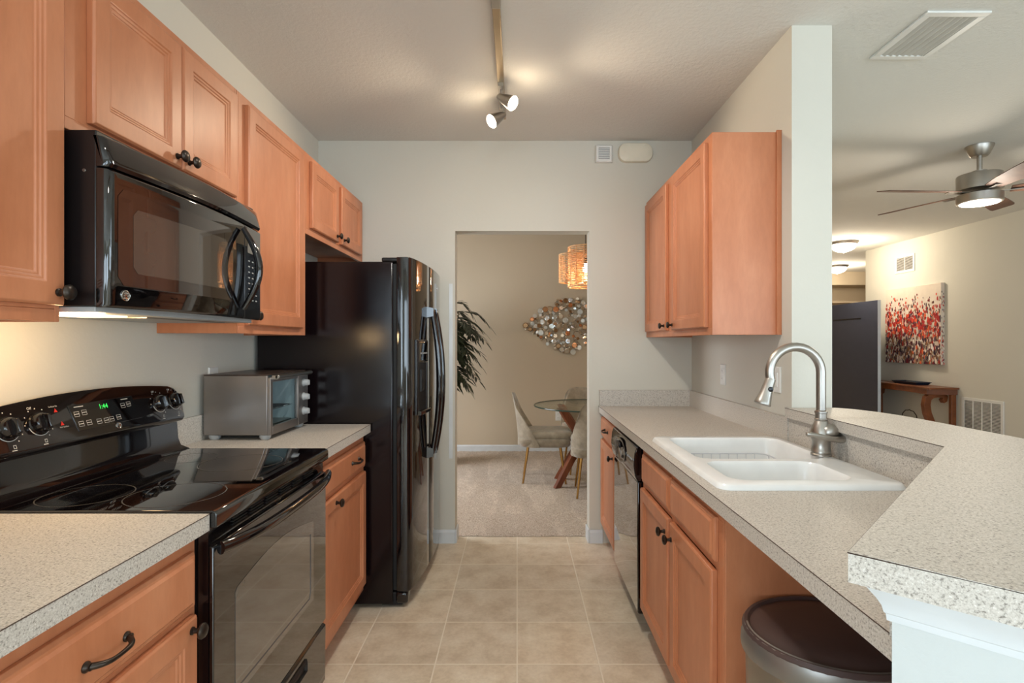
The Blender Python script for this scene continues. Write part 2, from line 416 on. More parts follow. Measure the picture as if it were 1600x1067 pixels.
window('added_window_4', lambda u, v, d: (-2.4-d, u, v), 4.35, 5.85, 0.7, 2.2, 2)
# baseboards
def base_y(name, x0, x1, y, dirn, h=0.088):
    poly = [(0, 0), (0.014, 0), (0.014, h-0.016), (0.009, h-0.006), (0.006, h), (0, h)]
    m = MB().loft([[(x0, y+dirn*a, z) for a, z in poly], [(x1, y+dirn*a, z) for a, z in poly]]); return struct(name, m, 'trim', smooth=False)
base_y('baseboard_far_left', -0.60, -0.412, YF, -1); base_y('baseboard_far_right', 0.48, 0.566, YF, -1)
struct('baseboard_jamb_left', MB().box(-0.412, -0.400, YF-0.010, YF+0.115, 0, 0.088), 'trim', bevel=0.003)
struct('baseboard_jamb_right', MB().box(0.468, 0.480, YF-0.010, YF+0.115, 0, 0.088), 'trim', bevel=0.003)
base_y('baseboard_dining', -2.39, 1.94, 6.62, -1)
struct('trim_2', MB().box(-0.452, -0.428, YF-0.003, YF, 0.56, 1.72), pbr('clear_corner_guard', rgb(226, 228, 228), 0.15), smooth=False)
# dining carpet: pile laid as a fine uneven grid
def carpet():
    m = MB(); xs = [-2.39+i*(4.33/150) for i in range(151)]; ys = [3.735+j*0.024 for j in range(121)]
    vs = []
    for j, y in enumerate(ys):
        for x in xs:
            jy = random.uniform(-.008, .006) if j == 0 else 0
            vs.append((x, y+jy if x > -0.45 and x < .52 else max(y, 3.74), 0.012+random.uniform(-.005, .005) if j else 0.002))
    n = len(xs); fs = [(j*n+i, j*n+i+1, (j+1)*n+i+1, (j+1)*n+i) for j in range(len(ys)-1) for i in range(n-1)]
    return m.add(vs, fs)
struct('floor_dining', carpet(), 'carpet', angle=180)
struct('floor_dining_base', MB().box(-2.4, 1.95, 3.736, 6.62, -0.06, -0.001), 'carpet', smooth=False)

# peninsula knee wall, 45 degree bend
t_ = Vector((0.692, 0.722)); n_ = Vector((0.722, -0.692)); Wc = Vector((0.4985, 0.7244))
def along(s, off): p = Wc + t_*s + n_*off; return (p.x, p.y)
s_in = (XR-Wc.x)/t_.x
TH = 0.13
def outer_bend(off, X):      # where the offset 45 degree line meets x = X
    s = (X - (Wc.x + n_.x*off))/t_.x; return (X, Wc.y + n_.y*off + t_.y*s)
knee = [along(0, 0), along(0, TH), outer_bend(TH, XR+TH), (XR+TH, 2.30), (XR, 2.30), along(s_in, 0)]
struct('wall_peninsula', MB().prism(knee, 0, 1.015), paint_mat('peninsula_paint', rgb(204, 208, 206), 55, 0.3), smooth=False)
# moulding under the bar top
prof = [(0.0005, 0.960), (0.005, 0.961), (0.006, 0.970), (0.008, 0.972), (0.010, 0.981), (0.015, 0.991), (0.021, 1.000), (0.024, 1.005), (0.024, 1.0145)]
loops = []
for d, z in prof:
    pts = [along(0.045, -d), along(-d, -d), along(-d, TH+d), outer_bend(TH+d, XR+TH+d), (XR+TH+d, 2.2995)]
    loops.append([(p[0], p[1], z) for p in pts])
struct('trim_3', MB().loft(loops, False, False, False), 'trim', angle=30)

# ------------------------------------------------------------------ cabinets
KNOB = [(0.0, 0), (0.009, 0), (0.009, .003), (.006, .005), (.0055, .014), (.010, .017), (.0165, .021), (.0178, .025), (.0145, .030), (.006, .0325), (0, .033)]
DOOR = [(0.0, 0.0), (0.0, .015), (.005, .020), (.050, .020), (.053, .016), (.058, .016), (.061, .0125), (.066, .0125), (.069, .009)]
DRAW = [(0.0, 0.0), (0.0, .010), (.006, .015), (.012, .015), (.018, .020)]
def front(th, nm, fn, rect, steps, mat='maple'):
    return build(nm, MB().rings(fn, *rect, steps), mat, th, bevel=0.0012, seg=1, angle=25)
def knob(par, fn, u, v, ax, d=.020):
    return build('knob', MB().lathe(KNOB, fn(u, v, d), ax), 'bronze', par, angle=50)
def pull(par, fn, u, v, L=0.098, d=.020):
    m = MB(); pts = []; rs = []
    for k in range(17):
        s = k/16; a = (s-.5)*L
        out = .024*(1-(2*s-1)**4) + .003; pts.append(fn(u+a, v-.004*(1-(2*s-1)**2), d+out)); rs.append(.0042+.0022*abs(2*s-1)**2)
    m.tube(pts, rs, 10)
    ax = Vector(fn(0, 0, 1))-Vector(fn(0, 0, 0))
    for sgn in (-1, 1): m.lathe([(0, 0), (.0095, 0), (.0095, .003), (.0065, .006), (.0065, .010), (0, .010)], fn(u+sgn*L/2, v, d), ax)
    return build('handle', m, 'bronze', par, angle=60)
AXL, AXR = (1, 0, 0), (-1, 0, 0)

def wall_cab(label, side, y0, y1, z0, z1, xback, xface, doors, group=None, extra=None):
    fn = fnL(xface) if side == 'L' else fnR(xface); ax = AXL if side == 'L' else AXR
    th = thing('wall_cabinet', label, 'cabinet', (xback, (y0+y1)/2, z0), group)
    a, b = sorted((xback, xface)); m = MB()
    zb = z0+0.028                        # recessed bottom behind the face frame
    m.box(a, b, y0, y0+.012, z0, z1); m.box(a, b, y1-.012, y1, z0, z1); m.box(a, b, y0+.012, y1-.012, zb, z1)
    s = 1 if side == 'L' else -1
    m.box(min(xface-s*.019, xface), max(xface-s*.019, xface), y0+.012, y1-.012, z0, zb)
    if extra: extra(m)
    build('body', m, 'maple', th, bevel=0.001, seg=1)
    for (r, kn) in doors:
        d = front(th, 'door', fn, r, DOOR)
        knob(d, fn, kn[0], kn[1], ax)
    return th
XLF = -1.027                              # face frames of the left wall cabinets
g = 'maple cabinets hung on the left wall'
wall_cab('maple wall cabinet at the left edge of the picture, before the microwave', 'L', 0.70, 1.222, 1.376, 2.256, XL, XLF,
         [((0.725, 1.216, 1.412, 2.225), (1.196, 1.440))], g)
wall_cab('short maple two-door wall cabinet directly above the black microwave', 'L', 1.224, 1.992, 1.818, 2.256, XL, XLF,
         [((1.298, 1.640, 1.852, 2.225), (1.614, 1.882)), ((1.645, 1.965, 1.852, 2.225), (1.672, 1.882))], g)
wall_cab('tall single-door maple wall cabinet between the microwave and the refrigerator', 'L', 1.994, 2.640, 1.364, 2.256, XL, XLF,
         [((2.050, 2.575, 1.396, 2.225), (2.085, 1.432))], g)
wall_cab('small maple two-door cabinet over the black refrigerator', 'L', 2.642, 3.614, 1.86, 2.256, XL, XLF,
         [((2.690, 3.085, 1.895, 2.225), (3.050, 1.925)), ((3.140, 3.545, 1.895, 2.225), (3.172, 1.925))], g)
def rext(m):   # scribe moulding where the end panel meets the wall
    m.box(XR-.022, XR, 2.386, 2.396, 1.364, 2.262)
wall_cab('maple two-door wall cabinet on the right wall beside the doorway', 'R', 2.396, 3.614, 1.364, 2.256, XR, .858,
         [((2.446, 2.972, 1.398, 2.227), (2.945, 1.425)), ((3.082, 3.575, 1.398, 2.227), (3.112, 1.425))], None, rext)

def base_cab(label, side, y0, y1, ztop, xback, xface, drawers, doors, group=None, hollow=False):
    fn = fnL(xface) if side == 'L' else fnR(xface); ax = AXL if side == 'L' else AXR; s = 1 if side == 'L' else -1
    th = thing('base_cabinet', label, 'cabinet', ((xback+xface)/2, (y0+y1)/2, 0), group)
    def bx(xa, xb, *r): m.box(min(xa, xb), max(xa, xb), *r)
    m = MB()
    bx(xback, xface-s*.07, y0+.002, y1-.002, 0, .105)
    if hollow:
        bx(xback, xface, y0, y0+.018, .105, ztop); bx(xback, xface, y1-.018, y1, .105, ztop)
        bx(xback, xface-s*.02, y0+.018, y1-.018, .105, .12)
        bx(xface-s*.02, xface, y0+.018, y1-.018, .105, .14); bx(xface-s*.02, xface, y0+.018, y1-.018, ztop-.035, ztop)
        bx(xface-s*.02, xface-s*.0008, y0+.018, y1-.018, .685, .72)
        for a, b in ((y0+.018, y0+.075), ((y0+y1)/2-.03, (y0+y1)/2+.03), (y1-.05, y1-.018)): bx(xface-s*.02, xface, a, b, .14, ztop-.035)
    else: bx(xback, xface, y0, y1, .105, ztop)
    build('body', m, 'maple', th, bevel=0.001, seg=1)
    for r, h in drawers:
        d = front(th, 'drawer', fn, r, DRAW)
        if h: pull(d, fn, h[0], h[1])
    for r, kn in doors:
        d = front(th, 'door', fn, r, DOOR); knob(d, fn, kn[0], kn[1], ax)
    return th
LZ = 0.925
base_cab('maple base cabinet at lower left, its drawer with a curved bronze pull', 'L', 0.60, 1.287, LZ-.041, XL+.03, -.762,
         [((0.66, 1.268, .716, .845), (0.985, .772))], [((0.66, 1.268, .145, .698), (1.243, .672))], 'maple base cabinets along the left wall')
base_cab('narrow maple base cabinet under the toaster oven, between range and refrigerator', 'L', 2.064, 2.70, LZ-.041, XL+.03, -.762,
         [((2.09, 2.68, .72, .845), (2.50, .786))], [((2.09, 2.68, .145, .70), (2.235, .672))], 'maple base cabinets along the left wall')
RZ = 0.91
base_cab('maple base cabinet with drawer at the far end, against the doorway wall', 'R', 3.086, 3.600, RZ-.041, 1.155, .568,
         [((3.10, 3.585, .72, .845), (3.34, .785))], [((3.10, 3.585, .145, .70), (3.135, .66))])
base_cab('maple sink base cabinet with two doors, nearest the trash can', 'R', 1.483, 2.452, RZ-.041, 1.150, .568,
         [((1.987, 2.415, .712, .838), None), ((1.535, 1.965, .712, .838), None)],
         [((1.995, 2.430, .145, .684), (2.025, .628)), ((1.545, 1.965, .145, .684), (1.938, .628))], None, True)

# ------------------------------------------------------------------ countertops
def ctop(label, poly, zt, holes=None, cat='countertop', edge=None, splash=None, th=.04, loc=None, name='countertop'):
    bm = bmesh.new(); eds = []
    def ring(pts, z):
        vs = [bm.verts.new((x, y, z)) for x, y in pts]
        for i in range(len(vs)): eds.append(bm.edges.new((vs[i], vs[(i+1) % len(vs)])))
    ring(poly, zt)
    for h in holes or []: ring(h, zt)
    bmesh.ops.triangle_fill(bm, edges=eds, use_beauty=True, use_dissolve=False)
    r = bmesh.ops.extrude_face_region(bm, geom=bm.faces[:])
    bmesh.ops.translate(bm, verts=[v for v in r['geom'] if isinstance(v, bmesh.types.BMVert)], vec=(0, 0, -th))
    bm.verts.index_update(); m = MB(); m.add([tuple(v.co) for v in bm.verts], [tuple(v.index for v in f.verts) for f in bm.faces]); bm.free()
    loc = loc or (poly[0][0], poly[0][1], zt-th)
    o = build(name, m, 'counter', None, smooth=False, loc=loc); tag(o, label, cat)
    if edge: build('edge_line', MB().tube([(x, y, zt-.0012) for x, y in edge], .0011, 6), 'edge_line', o)
    if splash is not None: build('backsplash', splash, 'counter', o, smooth=False)
    return o
XLC = -.728
ctop('speckled grey-beige laminate countertop at lower left, before the range', [(XL, .55), (XLC, .55), (XLC, 1.289), (XL, 1.289)], LZ,
     edge=[(XLC, .55), (XLC, 1.289)], splash=MB().box(XL, XL+.02, .55, 1.26, LZ, LZ+.10))
ctop('short laminate countertop under the toaster oven, between range and refrigerator', [(XL, 2.062), (XLC, 2.062), (XLC, 2.705), (XL, 2.705)], LZ,
     edge=[(XLC, 2.062), (XLC, 2.705)], splash=MB().box(XL, XL+.012, 2.064, 2.70, LZ, LZ+.105))
XRC = .540
ibs = along((XRC-Wc.x)/t_.x, 0)
sp = MB().box(.545, XR-.02, YF-.021, YF-.001, RZ, RZ+.106)
sp.box(XR-.02, XR-.001, 2.30, YF-.001, RZ, RZ+.103)
def off_in(d): # inner lines shifted to the kitchen side by d
    s = (XR-d - (Wc.x - n_.x*d))/t_.x; q = Wc - n_*d + t_*s; return (q.x, q.y)
sp.prism([(XR-.001, 2.30), off_in(.001), along(.06, -.001), along(.06, -.0125), off_in(.0125), (XR-.0125, 2.30)], RZ, 1.0145)
ctop('long laminate countertop around the white sink on the right', [(XRC, YF-.001), (XR-.0005, YF-.001), (XR-.0005, 1.4146), ibs], RZ,
     holes=[rrect(.600, 1.105, 1.565, 2.332, .03, 4)], edge=[(XRC, YF-.001), ibs], splash=sp)
# raised bar top
A = (1.13, 1.44); B = (.435, .716); B2 = (.435+.32*n_.x, .716+.32*n_.y)
s2 = (1.45-B2[0])/t_.x; C = (1.45, B2[1]+t_.y*s2)
bar = [(1.13, 2.298), A, B, B2, C, (1.452, 1.95), (1.447, 2.07), (1.425, 2.17), (1.39, 2.25), (1.345, 2.298)]
ctop('raised laminate bar top bending towards the camera at lower right', bar, 1.055, edge=[(1.13, 2.298), A, B, B2, C, (1.452, 1.95), (1.447, 2.07), (1.425, 2.17), (1.39, 2.25)],
     cat='bar top', name='bar_countertop')

# ------------------------------------------------------------------ sink, rack, faucet
def sink():
    th = thing('kitchen_sink', 'white double-bowl drop-in sink set in the right countertop', 'sink', (.85, 1.95, RZ))
    z = RZ+.016; bm = bmesh.new(); eds = []
    outer = rrect(.585, 1.112, 1.552, 2.346, .034, 6); holes = [rrect(.632, 1.088, 1.892, 2.312, .055, 6), rrect(.632, 1.005, 1.598, 1.858, .055, 6)]
    for L in [outer]+holes:
        vs = [bm.verts.new((x, y, z)) for x, y in L]
        for i in range(len(vs)): eds.append(bm.edges.new((vs[i], vs[(i+1) % len(vs)])))
    bmesh.ops.triangle_fill(bm, edges=eds, use_beauty=True)
    bm.verts.index_update(); m = MB(); m.add([tuple(v.co) for v in bm.verts], [tuple(v.index for v in f.verts) for f in bm.faces]); bm.free()
    m.loft([[(x, y, z) for x, y in outer], [(x, y, z-.003) for x, y in rrect(.581, 1.116, 1.548, 2.350, .037, 6)],
            [(x, y, z-.010) for x, y in rrect(.577, 1.120, 1.543, 2.354, .04, 6)], [(x, y, RZ+.0005) for x, y in rrect(.575, 1.122, 1.541, 2.356, .04, 6)]], False, False)
    build('rim', m, 'sink_white', th, merge=True, angle=60)
    for nm, (a, b, c, d) in (('bowl', (.632, 1.088, 1.892, 2.312)), ('bowl', (.632, 1.005, 1.598, 1.858))):
        L = []
        for ins, dz, r in ((0, 0, .055), (.003, -.004, .053), (.007, -.012, .05), (.012, -.10, .05), (.018, -.165, .05), (.035, -.188, .05), (.07, -.195, .04)):
            L.append([(x, y, z+dz) for x, y in rrect(a+ins, b-ins, c+ins, d-ins, r, 6)])
        bo = build(nm, MB().loft(L, False, True), 'sink_white', th, angle=60)
        cx, cy = (a+b)/2, (c+d)/2
        build('drain', MB().lathe([(0, 0), (.042, 0), (.044, .003), (.036, .004), (.03, .001), (0, .001)], (cx, cy, z-.1948)), 'chrome', bo)
sink()
def rack():
    m = MB(); z0, z1 = RZ+.016-.192, RZ-.042; x0, x1, y0, y1 = .662, 1.03, 1.93, 2.27
    for zz in (z0+.008, z1):
        m.tube([(x, y, zz) for x, y in rrect(x0, x1, y0, y1, .04, 5)], .0028, 8, True)
    for k in range(9):
        x = x0+.04+(x1-x0-.08)*k/8
        m.tube([(x, y0, z1), (x, y0, z0+.008), (x, y1, z0+.008), (x, y1, z1)], .0019, 6)
    for k in range(7):
        y = y0+.04+(y1-y0-.08)*k/6
        m.tube([(x0, y, z1), (x0, y, z0+.008), (x1, y, z0+.008), (x1, y, z1)], .0019, 6)
    for x, y in ((x0+.02, y0+.03), (x1-.02, y0+.03), (x0+.02, y1-.03), (x1-.02, y1-.03)): m.tube([(x, y, z0+.0), (x, y, z0+.01)], .004, 8)
    o = build('dish_rack', m, 'white_wire', None, loc=(.85, 2.1, z0)); tag(o, 'white wire dish rack inside the far bowl of the sink', 'dish rack')
rack()
def faucet():
    fx, fy, fz = 1.088, 1.95, RZ+.0165
    th = thing('kitchen_faucet', 'brushed nickel gooseneck pull-down faucet rising behind the white sink', 'faucet', (fx, fy, fz))
    build('base', MB().lathe([(0, 0), (.034, 0), (.034, .006), (.031, .009), (.031, .012), (.0325, .013), (.0325, .018), (.031, .020), (.030, .052), (.033, .060), (.037, .068), (.037, .078), (.032, .096), (.024, .116), (.020, .124), (.0215, .126), (.0215, .131), (.0195, .133), (.0195, .150), (.0215, .152), (.0215, .158), (.016, .162), (0, .162)], (fx, fy, fz), seg=32), 'nickel', th, angle=40)
    r = .092; zc = 1.222; pts = [(fx, fy, fz+.155), (fx, fy, zc-.10), (fx, fy, zc-.05)]
    for k in range(19):
        a = math.radians(k*195/18); pts.append((fx-r+r*math.cos(a), fy, zc+r*math.sin(a)))
    build('spout', MB().tube(pts, .0162, 20), 'nickel', th, angle=60)
    e = Vector(pts[-1]); dr = (Vector(pts[-1])-Vector(pts[-2])).normalized()
    dr = Vector((-.36, -.05, -1)).normalized()
    hd = build('spray_head', MB().lathe([(0, -.002), (.0172, -.002), (.0178, .002), (.018, .004), (.0185, .02), (.021, .05), (.027, .082), (.029, .090), (.0285, .094), (.025, .096), (0, .095)], e, dr, 28), 'nickel', th, angle=40)
    side = Vector((.15, -1, 0)); side = (side-dr*side.dot(dr)).normalized()
    build('spray_button', MB().lathe([(0, -.003), (.009, -.003), (.009, .002), (.007, .003), (0, .003)], e+dr*.036+side*.0205, side, 20, 1.0), 'black_satin', hd)
    lv = [(fx+.034, fy+.004, fz+.078), (fx+.060, fy-.012, fz+.070), (fx+.062, fy-.034, fz+.064), (fx+.040, fy-.052, fz+.064), (fx, fy-.060, fz+.069), (fx-.035, fy-.060, fz+.077), (fx-.062, fy-.057, fz+.083), (fx-.078, fy-.055, fz+.085), (fx-.083, fy-.054, fz+.085)]
    h = MB().tube(lv, [.014, .0145, .013, .0115, .0098, .009, .0088, .0085, .004], 16)
    h.lathe([(0, -.034), (.014, -.031), (.026, -.020), (.031, -.004), (.028, .012), (.018, .025), (0, .031)], (fx+.020, fy-.016, fz+.086), (.75, -.45, .45), 24)
    build('lever', h, 'nickel', th, angle=60)
faucet()

# ------------------------------------------------------------------ trash can
def trash():
    cx, cy, rx, ry = .748, 1.292, .203, .182
    th = thing('trash_can', 'oval step trash can with dark lid and steel body under the counter', 'trash can', (cx, cy, 0))
    def ell(s, z, a0=0, a1=360, n=48, dr=0):
        return [(cx+(rx*s+dr)*math.cos(math.radians(a0+(a1-a0)*k/n)), cy+(ry*s+dr)*math.sin(math.radians(a0+(a1-a0)*k/n)), z) for k in range(n if a1-a0 == 360 else n+1)]
    build('body', MB().loft([ell(.90, .012), ell(.91, .02), ell(.955, .575), ell(.955, .585)]), 'steel', th)
    build('foot_ring', MB().loft([ell(.92, 0), ell(.93, .018), ell(.90, .03)]), 'black_matte', th)
    build('pedal', MB().box(cx-.05, cx+.05, cy-ry-.035, cy-ry*.8, .012, .026), 'black_satin', th, bevel=.004)
    lid = build('lid', MB().loft([ell(.955, .585), ell(.99, .600), ell(.993, .640), ell(.965, .648), ell(.93, .6475), ell(.90, .642), ell(.86, .643), ell(.80, .648), ell(.55, .653), ell(.2, .655)]), 'lid_brown', th, angle=30)
    band = [[(x, y, z) for x, y, z in ell(1, zz, 165, 375, 40, d)] for d, zz in ((-.008, .590), (.001, .591), (.003, .606), (.001, .632), (-.006, .6465), (-.014, .649), (-.016, .646))]
    build('rim_band', MB().loft(band, False, False, False), pbr('satin_steel_band', rgb(140, 136, 131), .38, .7), lid, angle=30)
trash()

# ------------------------------------------------------------------ dishwasher
def dishwasher():
    y0, y1 = 2.475, 3.072; xf = .548
    th = thing('dishwasher', 'black dishwasher between the far cabinet and the sink cabinet', 'dishwasher', (.86, (y0+y1)/2, 0))
    build('body', MB().box(.585, 1.14, y0+.004, y1-.004, .09, .862), 'black_satin', th)
    build('toe_panel', MB().box(.62, .64, y0+.005, y1-.005, 0, .09), 'black_matte', th)
    poly = [(xf+.036, .095), (xf+.006, .095), (xf, .105), (xf-.002, .40), (xf, .695), (xf+.036, .695)]
    d = build('door', MB().loft([[(x, y0, z) for x, z in poly], [(x, y1, z) for x, z in poly]]), 'black_glass', th, bevel=.004)
    poly = [(xf+.036, .697), (xf-.001, .697), (xf-.012, .722), (xf-.018, .77), (xf-.014, .825), (xf-.004, .853), (xf+.036, .860)]
    cp = build('control_panel', MB().loft([[(x, y0, z) for x, z in poly], [(x, y1, z) for x, z in poly]]), 'black_gloss', th, bevel=.004)
    L = []
    yc = (y0+y1)/2+.03
    for sc, dx in ((1, -.0172), (1.0, -.0215), (.93, -.0225), (.88, -.0195)):
        L.append([(xf+dx, yc+.145*sc*math.cos(2*PI*k/32), .782+.06*sc*math.sin(2*PI*k/32)) for k in range(32)])
    pk = build('pocket_handle', MB().loft(L), 'black_gloss', th)
    build('grip', MB().box(xf-.034, xf-.02, yc-.045, yc+.045, .795, .822), 'black_satin', pk, bevel=.005)
    m = MB()
    for k in range(4): m.lathe([(0, 0), (.006, 0), (.005, .002), (0, .002)], (xf-.017, y0+.05+.024*k, .79), (-1, 0, 0), 12)
    build('buttons', m, 'grey_plastic', cp)
    vt = MB().lathe([(0, 0), (.013, 0), (.012, .003), (0, .003)], (xf-.016, y0+.045, .80), (-1, 0, 0), 20); 
dishwasher()

# ------------------------------------------------------------------ refrigerator
def fridge():
    th = thing('refrigerator', 'tall black side-by-side refrigerator left of the doorway', 'refrigerator', (-.95, 3.16, 0))
    build('body', MB().box(-1.30, -.622, 2.722, 3.604, .02, 1.735), 'fridge_side', th, bevel=.006)
    build('toe_grille', MB().box(-.68, -.575, 2.735, 3.59, .012, .075), 'black_matte', th, bevel=.004)
    build('gasket', MB().box(-.622, -.603, 2.74, 3.59, .085, 1.725), 'black_matte', th)
    fz = [(-.603, 2.724), (-.556, 2.720), (-.546, 2.723), (-.538, 2.732), (-.527, 2.765), (-.516, 2.83), (-.506, 2.91), (-.499, 3.0), (-.4955, 3.060), (-.500, 3.068), (-.603, 3.068)]
    rf = [(-.603, 3.076), (-.499, 3.076), (-.4945, 3.084), (-.491, 3.18), (-.490, 3.30), (-.494, 3.43), (-.501, 3.53), (-.511, 3.585), (-.520, 3.597), (-.535, 3.602), (-.603, 3.602)]
    d1 = build('freezer_door', MB().prism(fz, .085, 1.758), 'black_gloss', th, bevel=.003, angle=40)
    d2 = build('door', MB().prism(rf, .085, 1.758), 'black_gloss', th, bevel=.003, angle=40)
    build('hinge_cover', MB().box(-.68, -.56, 2.73, 2.82, 1.7355, 1.757), 'black_satin', th, bevel=.006)
    build('hinge_foot', MB().box(-.61, -.548, 2.728, 2.80, .02, .08), 'black_gloss', th, bevel=.012)
    for par, y, xd in ((d1, 3.022, -.498), (d2, 3.122, -.493)):
        pts = []; rs = []
        for k in range(25):
            s = k/24; z = .715+s*.79; bow = .026+.040*(1-(2*s-1)**2); pts.append((xd+bow, y, z)); rs.append(.0135+.003*math.sin(PI*s))
        h = MB().tube(pts, rs, 14)
        for z in (.722, 1.498): h.loft([[(xd-.002, y-.017, z-.03), (xd-.002, y+.017, z-.03), (xd-.002, y+.017, z+.03), (xd-.002, y-.017, z+.03)],
                                       [(xd+.036, y-.014, z-.022), (xd+.036, y+.014, z-.022), (xd+.036, y+.014, z+.022), (xd+.036, y-.014, z+.022)]])
        build('handle', h, 'black_gloss', par, angle=40)
    fn = lambda u, v, d: (-.5205+(u-2.80)*.112+d, u, v)
    dp = build('ice_dispenser', MB().rings(fn, 2.795, 2.985, .955, 1.345, [(0, -.01), (0, .008), (.006, .012), (.014, .012), (.018, .004)]), 'black_satin', th, bevel=.002)
    m = MB().rings(fn, 2.806, 2.974, 1.225, 1.335, [(0, .003), (0, .012), (.006, .016), (.012, .016)])
    build('dispenser_panel', m, 'black_glass', dp)
    m = MB()
    for k in range(4): flat_rect(m, fn, 2.825+.034*k, 2.848+.034*k, 1.27, 1.278, .0165)
    build('panel_marks', m, 'grey_plastic', dp, smooth=False)
    build('drip_tray', MB().rings(fn, 2.800, 2.980, .955, .975, [(0, .004), (0, .026), (.003, .030)]), 'black_gloss', dp)
    build('paddle', MB().rings(fn, 2.86, 2.92, 1.07, 1.19, [(0, .003), (.004, .012), (.01, .015)]), 'black_matte', dp)
    o = build('door_badge', MB().lathe([(0, 0), (.011, 0), (.010, .002), (0, .002)], (-.491, 3.52-.18, 1.66), (1, 0, 0), 20), 'chrome', d2)
fridge()

# ------------------------------------------------------------------ electric range
def range_():
    y0, y1 = 1.2925, 2.0585; xf = -.722
    th = thing('electric_range', 'black electric range with glass cooktop and control console', 'stove', (-1.0, (y0+y1)/2, 0))
    build('body', MB().box(-1.295, -.762, y0+.002, y1-.002, .03, .905), 'black_satin', th)
    build('leveling_feet', MB().box(-1.25, -.80, y0+.03, y1-.03, 0, .03), 'black_matte', th)
    build('front_frame', MB().box(-.762, xf-.012, y0+.002, y1-.002, .04, .905), 'black_gloss', th)
    poly = [(-1.268, .900), (-1.268, .931), (-.726, .931), (-.717, .928), (-.7135, .922), (-.713, .894), (-.716, .889), (-.75, .889)]
    build('cooktop', MB().loft([[(x, y0, z) for x, z in poly], [(x, y1, z) for x, z in poly]]), 'black_glass', th, bevel=.002, angle=30)
    for x, y, r in ((-1.125, 1.425, .106), (-.895, 1.432, .118), (-.918, 1.812, .128), (-1.125, 1.885, .082)):
        for rr in (r,):
            a = [(x+rr*math.cos(2*PI*k/64), y+rr*math.sin(2*PI*k/64), .9315) for k in range(64)]
            b = [(x+(rr-.0028)*math.cos(2*PI*k/64), y+(rr-.0028)*math.sin(2*PI*k/64), .9315) for k in range(64)]
            build('burner_ring', MB().loft([a, b], False, False), 'ring', th, smooth=False)
    # back riser and console
    poly = [(-1.300, .90), (-1.300, 1.05), (-1.284, 1.05), (-1.278, .97), (-1.268, .945), (-1.235, .932), (-1.235, .90)]
    build('back_panel', MB().loft([[(x, y0+.004, z) for x, z in poly], [(x, y1-.004, z) for x, z in poly]]), 'black_gloss', th, angle=50)
    yc = (y0+y1)/2; hw = (y1-y0)/2; L = []
    ys = [y0+.0, y0+.006, y0+.02, y0+.05]+[y0+.05+(y1-y0-.1)*k/16 for k in range(1, 16)]+[y1-.05, y1-.02, y1-.006, y1]
    for y in ys:
        q = abs(y-yc)/hw; zt = 1.163+.024*(1-q*q) - (.028*max(0, (q-.90)/.10)**2)
        xt = -1.302; fx_t = -1.253-.31*(zt-.010-1.06); fx_b = -1.248+ (-.010*max(0, (q-.94)/.06)**2)
        L.append([(-1.312, y, 1.035), (-1.312, y, zt-.012), (xt, y, zt-.002), (fx_t-.006, y, zt), (fx_t+.003, y, zt-.010), (fx_b-.002, y, 1.062), (fx_b, y, 1.052), (fx_b-.006, y, 1.040), (fx_b-.02, y, 1.035)])
    con = build('control_console', MB().loft(L), 'black_gloss', th, angle=45)
    # the slanted face of the console: u along it, v up it
    p0 = Vector((-1.250, 0, 1.060)); p1 = Vector((-1.281, 0, 1.160)); sv = (p1-p0).normalized(); nv = Vector((sv.z, 0, -sv.x))
    fn = lambda u, v, d: tuple(p0 + sv*v + nv*d + Vector((0, u, 0)))
    def cknob(y, v):
        prof = [(0, 0), (.031, 0), (.031, .003), (.0275, .005), (.026, .018), (.023, .022), (0, .022)]
        k = build('knob', MB().lathe(prof, fn(y, v, 0), nv, 32), 'black_gloss', th, angle=35)
        m = MB().loft([[fn(y+a, v+b, .021) for a, b in ((-.0065, -.022), (.0065, -.022), (.0065, .022), (-.0065, .022))],
                       [fn(y+a, v+b, .035) for a, b in ((-.004, -.018), (.004, -.018), (.004, .018), (-.004, .018))]])
        build('grip', m, 'black_gloss', k, bevel=.002)
        m = MB(); c = [fn(y+.0325*math.cos(a), v+.0325*math.sin(a), .0012) for a in [math.radians(195+k*150/24) for k in range(25)]]
        m.tube(c, .0009, 6)
        for q in range(9):
            a = math.radians(-60+q*30)
            cx, cz = y+.041*math.cos(a), v+.041*math.sin(a); flat_rect(m, fn, cx-.0014, cx+.0014, cz-.0014, cz+.0014, .0012)
        put_text(m, 'Off', .010, y-.016, v+.043, fn, .0012)
        rect_outline(m, fn, y+.002, y+.010, v-.053, v-.044, .0012, .0012); flat_rect(m, fn, y-.004, y+.010, v-.0585, v-.0565, .0012)
        build('dial_marks', m, 'mark_white', k, smooth=False)
    for y in (1.352, 1.442, 1.925, 2.010): cknob(y, .058)
    # display panel
    u0, u1, v0, v1 = 1.545, 1.815, .016, .098
    poly = [(u0+.014, v0), (u1+.004, v0+.004), (u1-.012, v1), (u0, v1-.004)]
    pan = build('display_panel', MB().prism_map(poly, fn, -.002, .0022), 'black_glass', th, bevel=.0008)
    m = MB(); put_text(m, '1:44', .021, 1.672, .077, fn, .0028); build('clock_digits', m, 'led_green', pan, smooth=False)
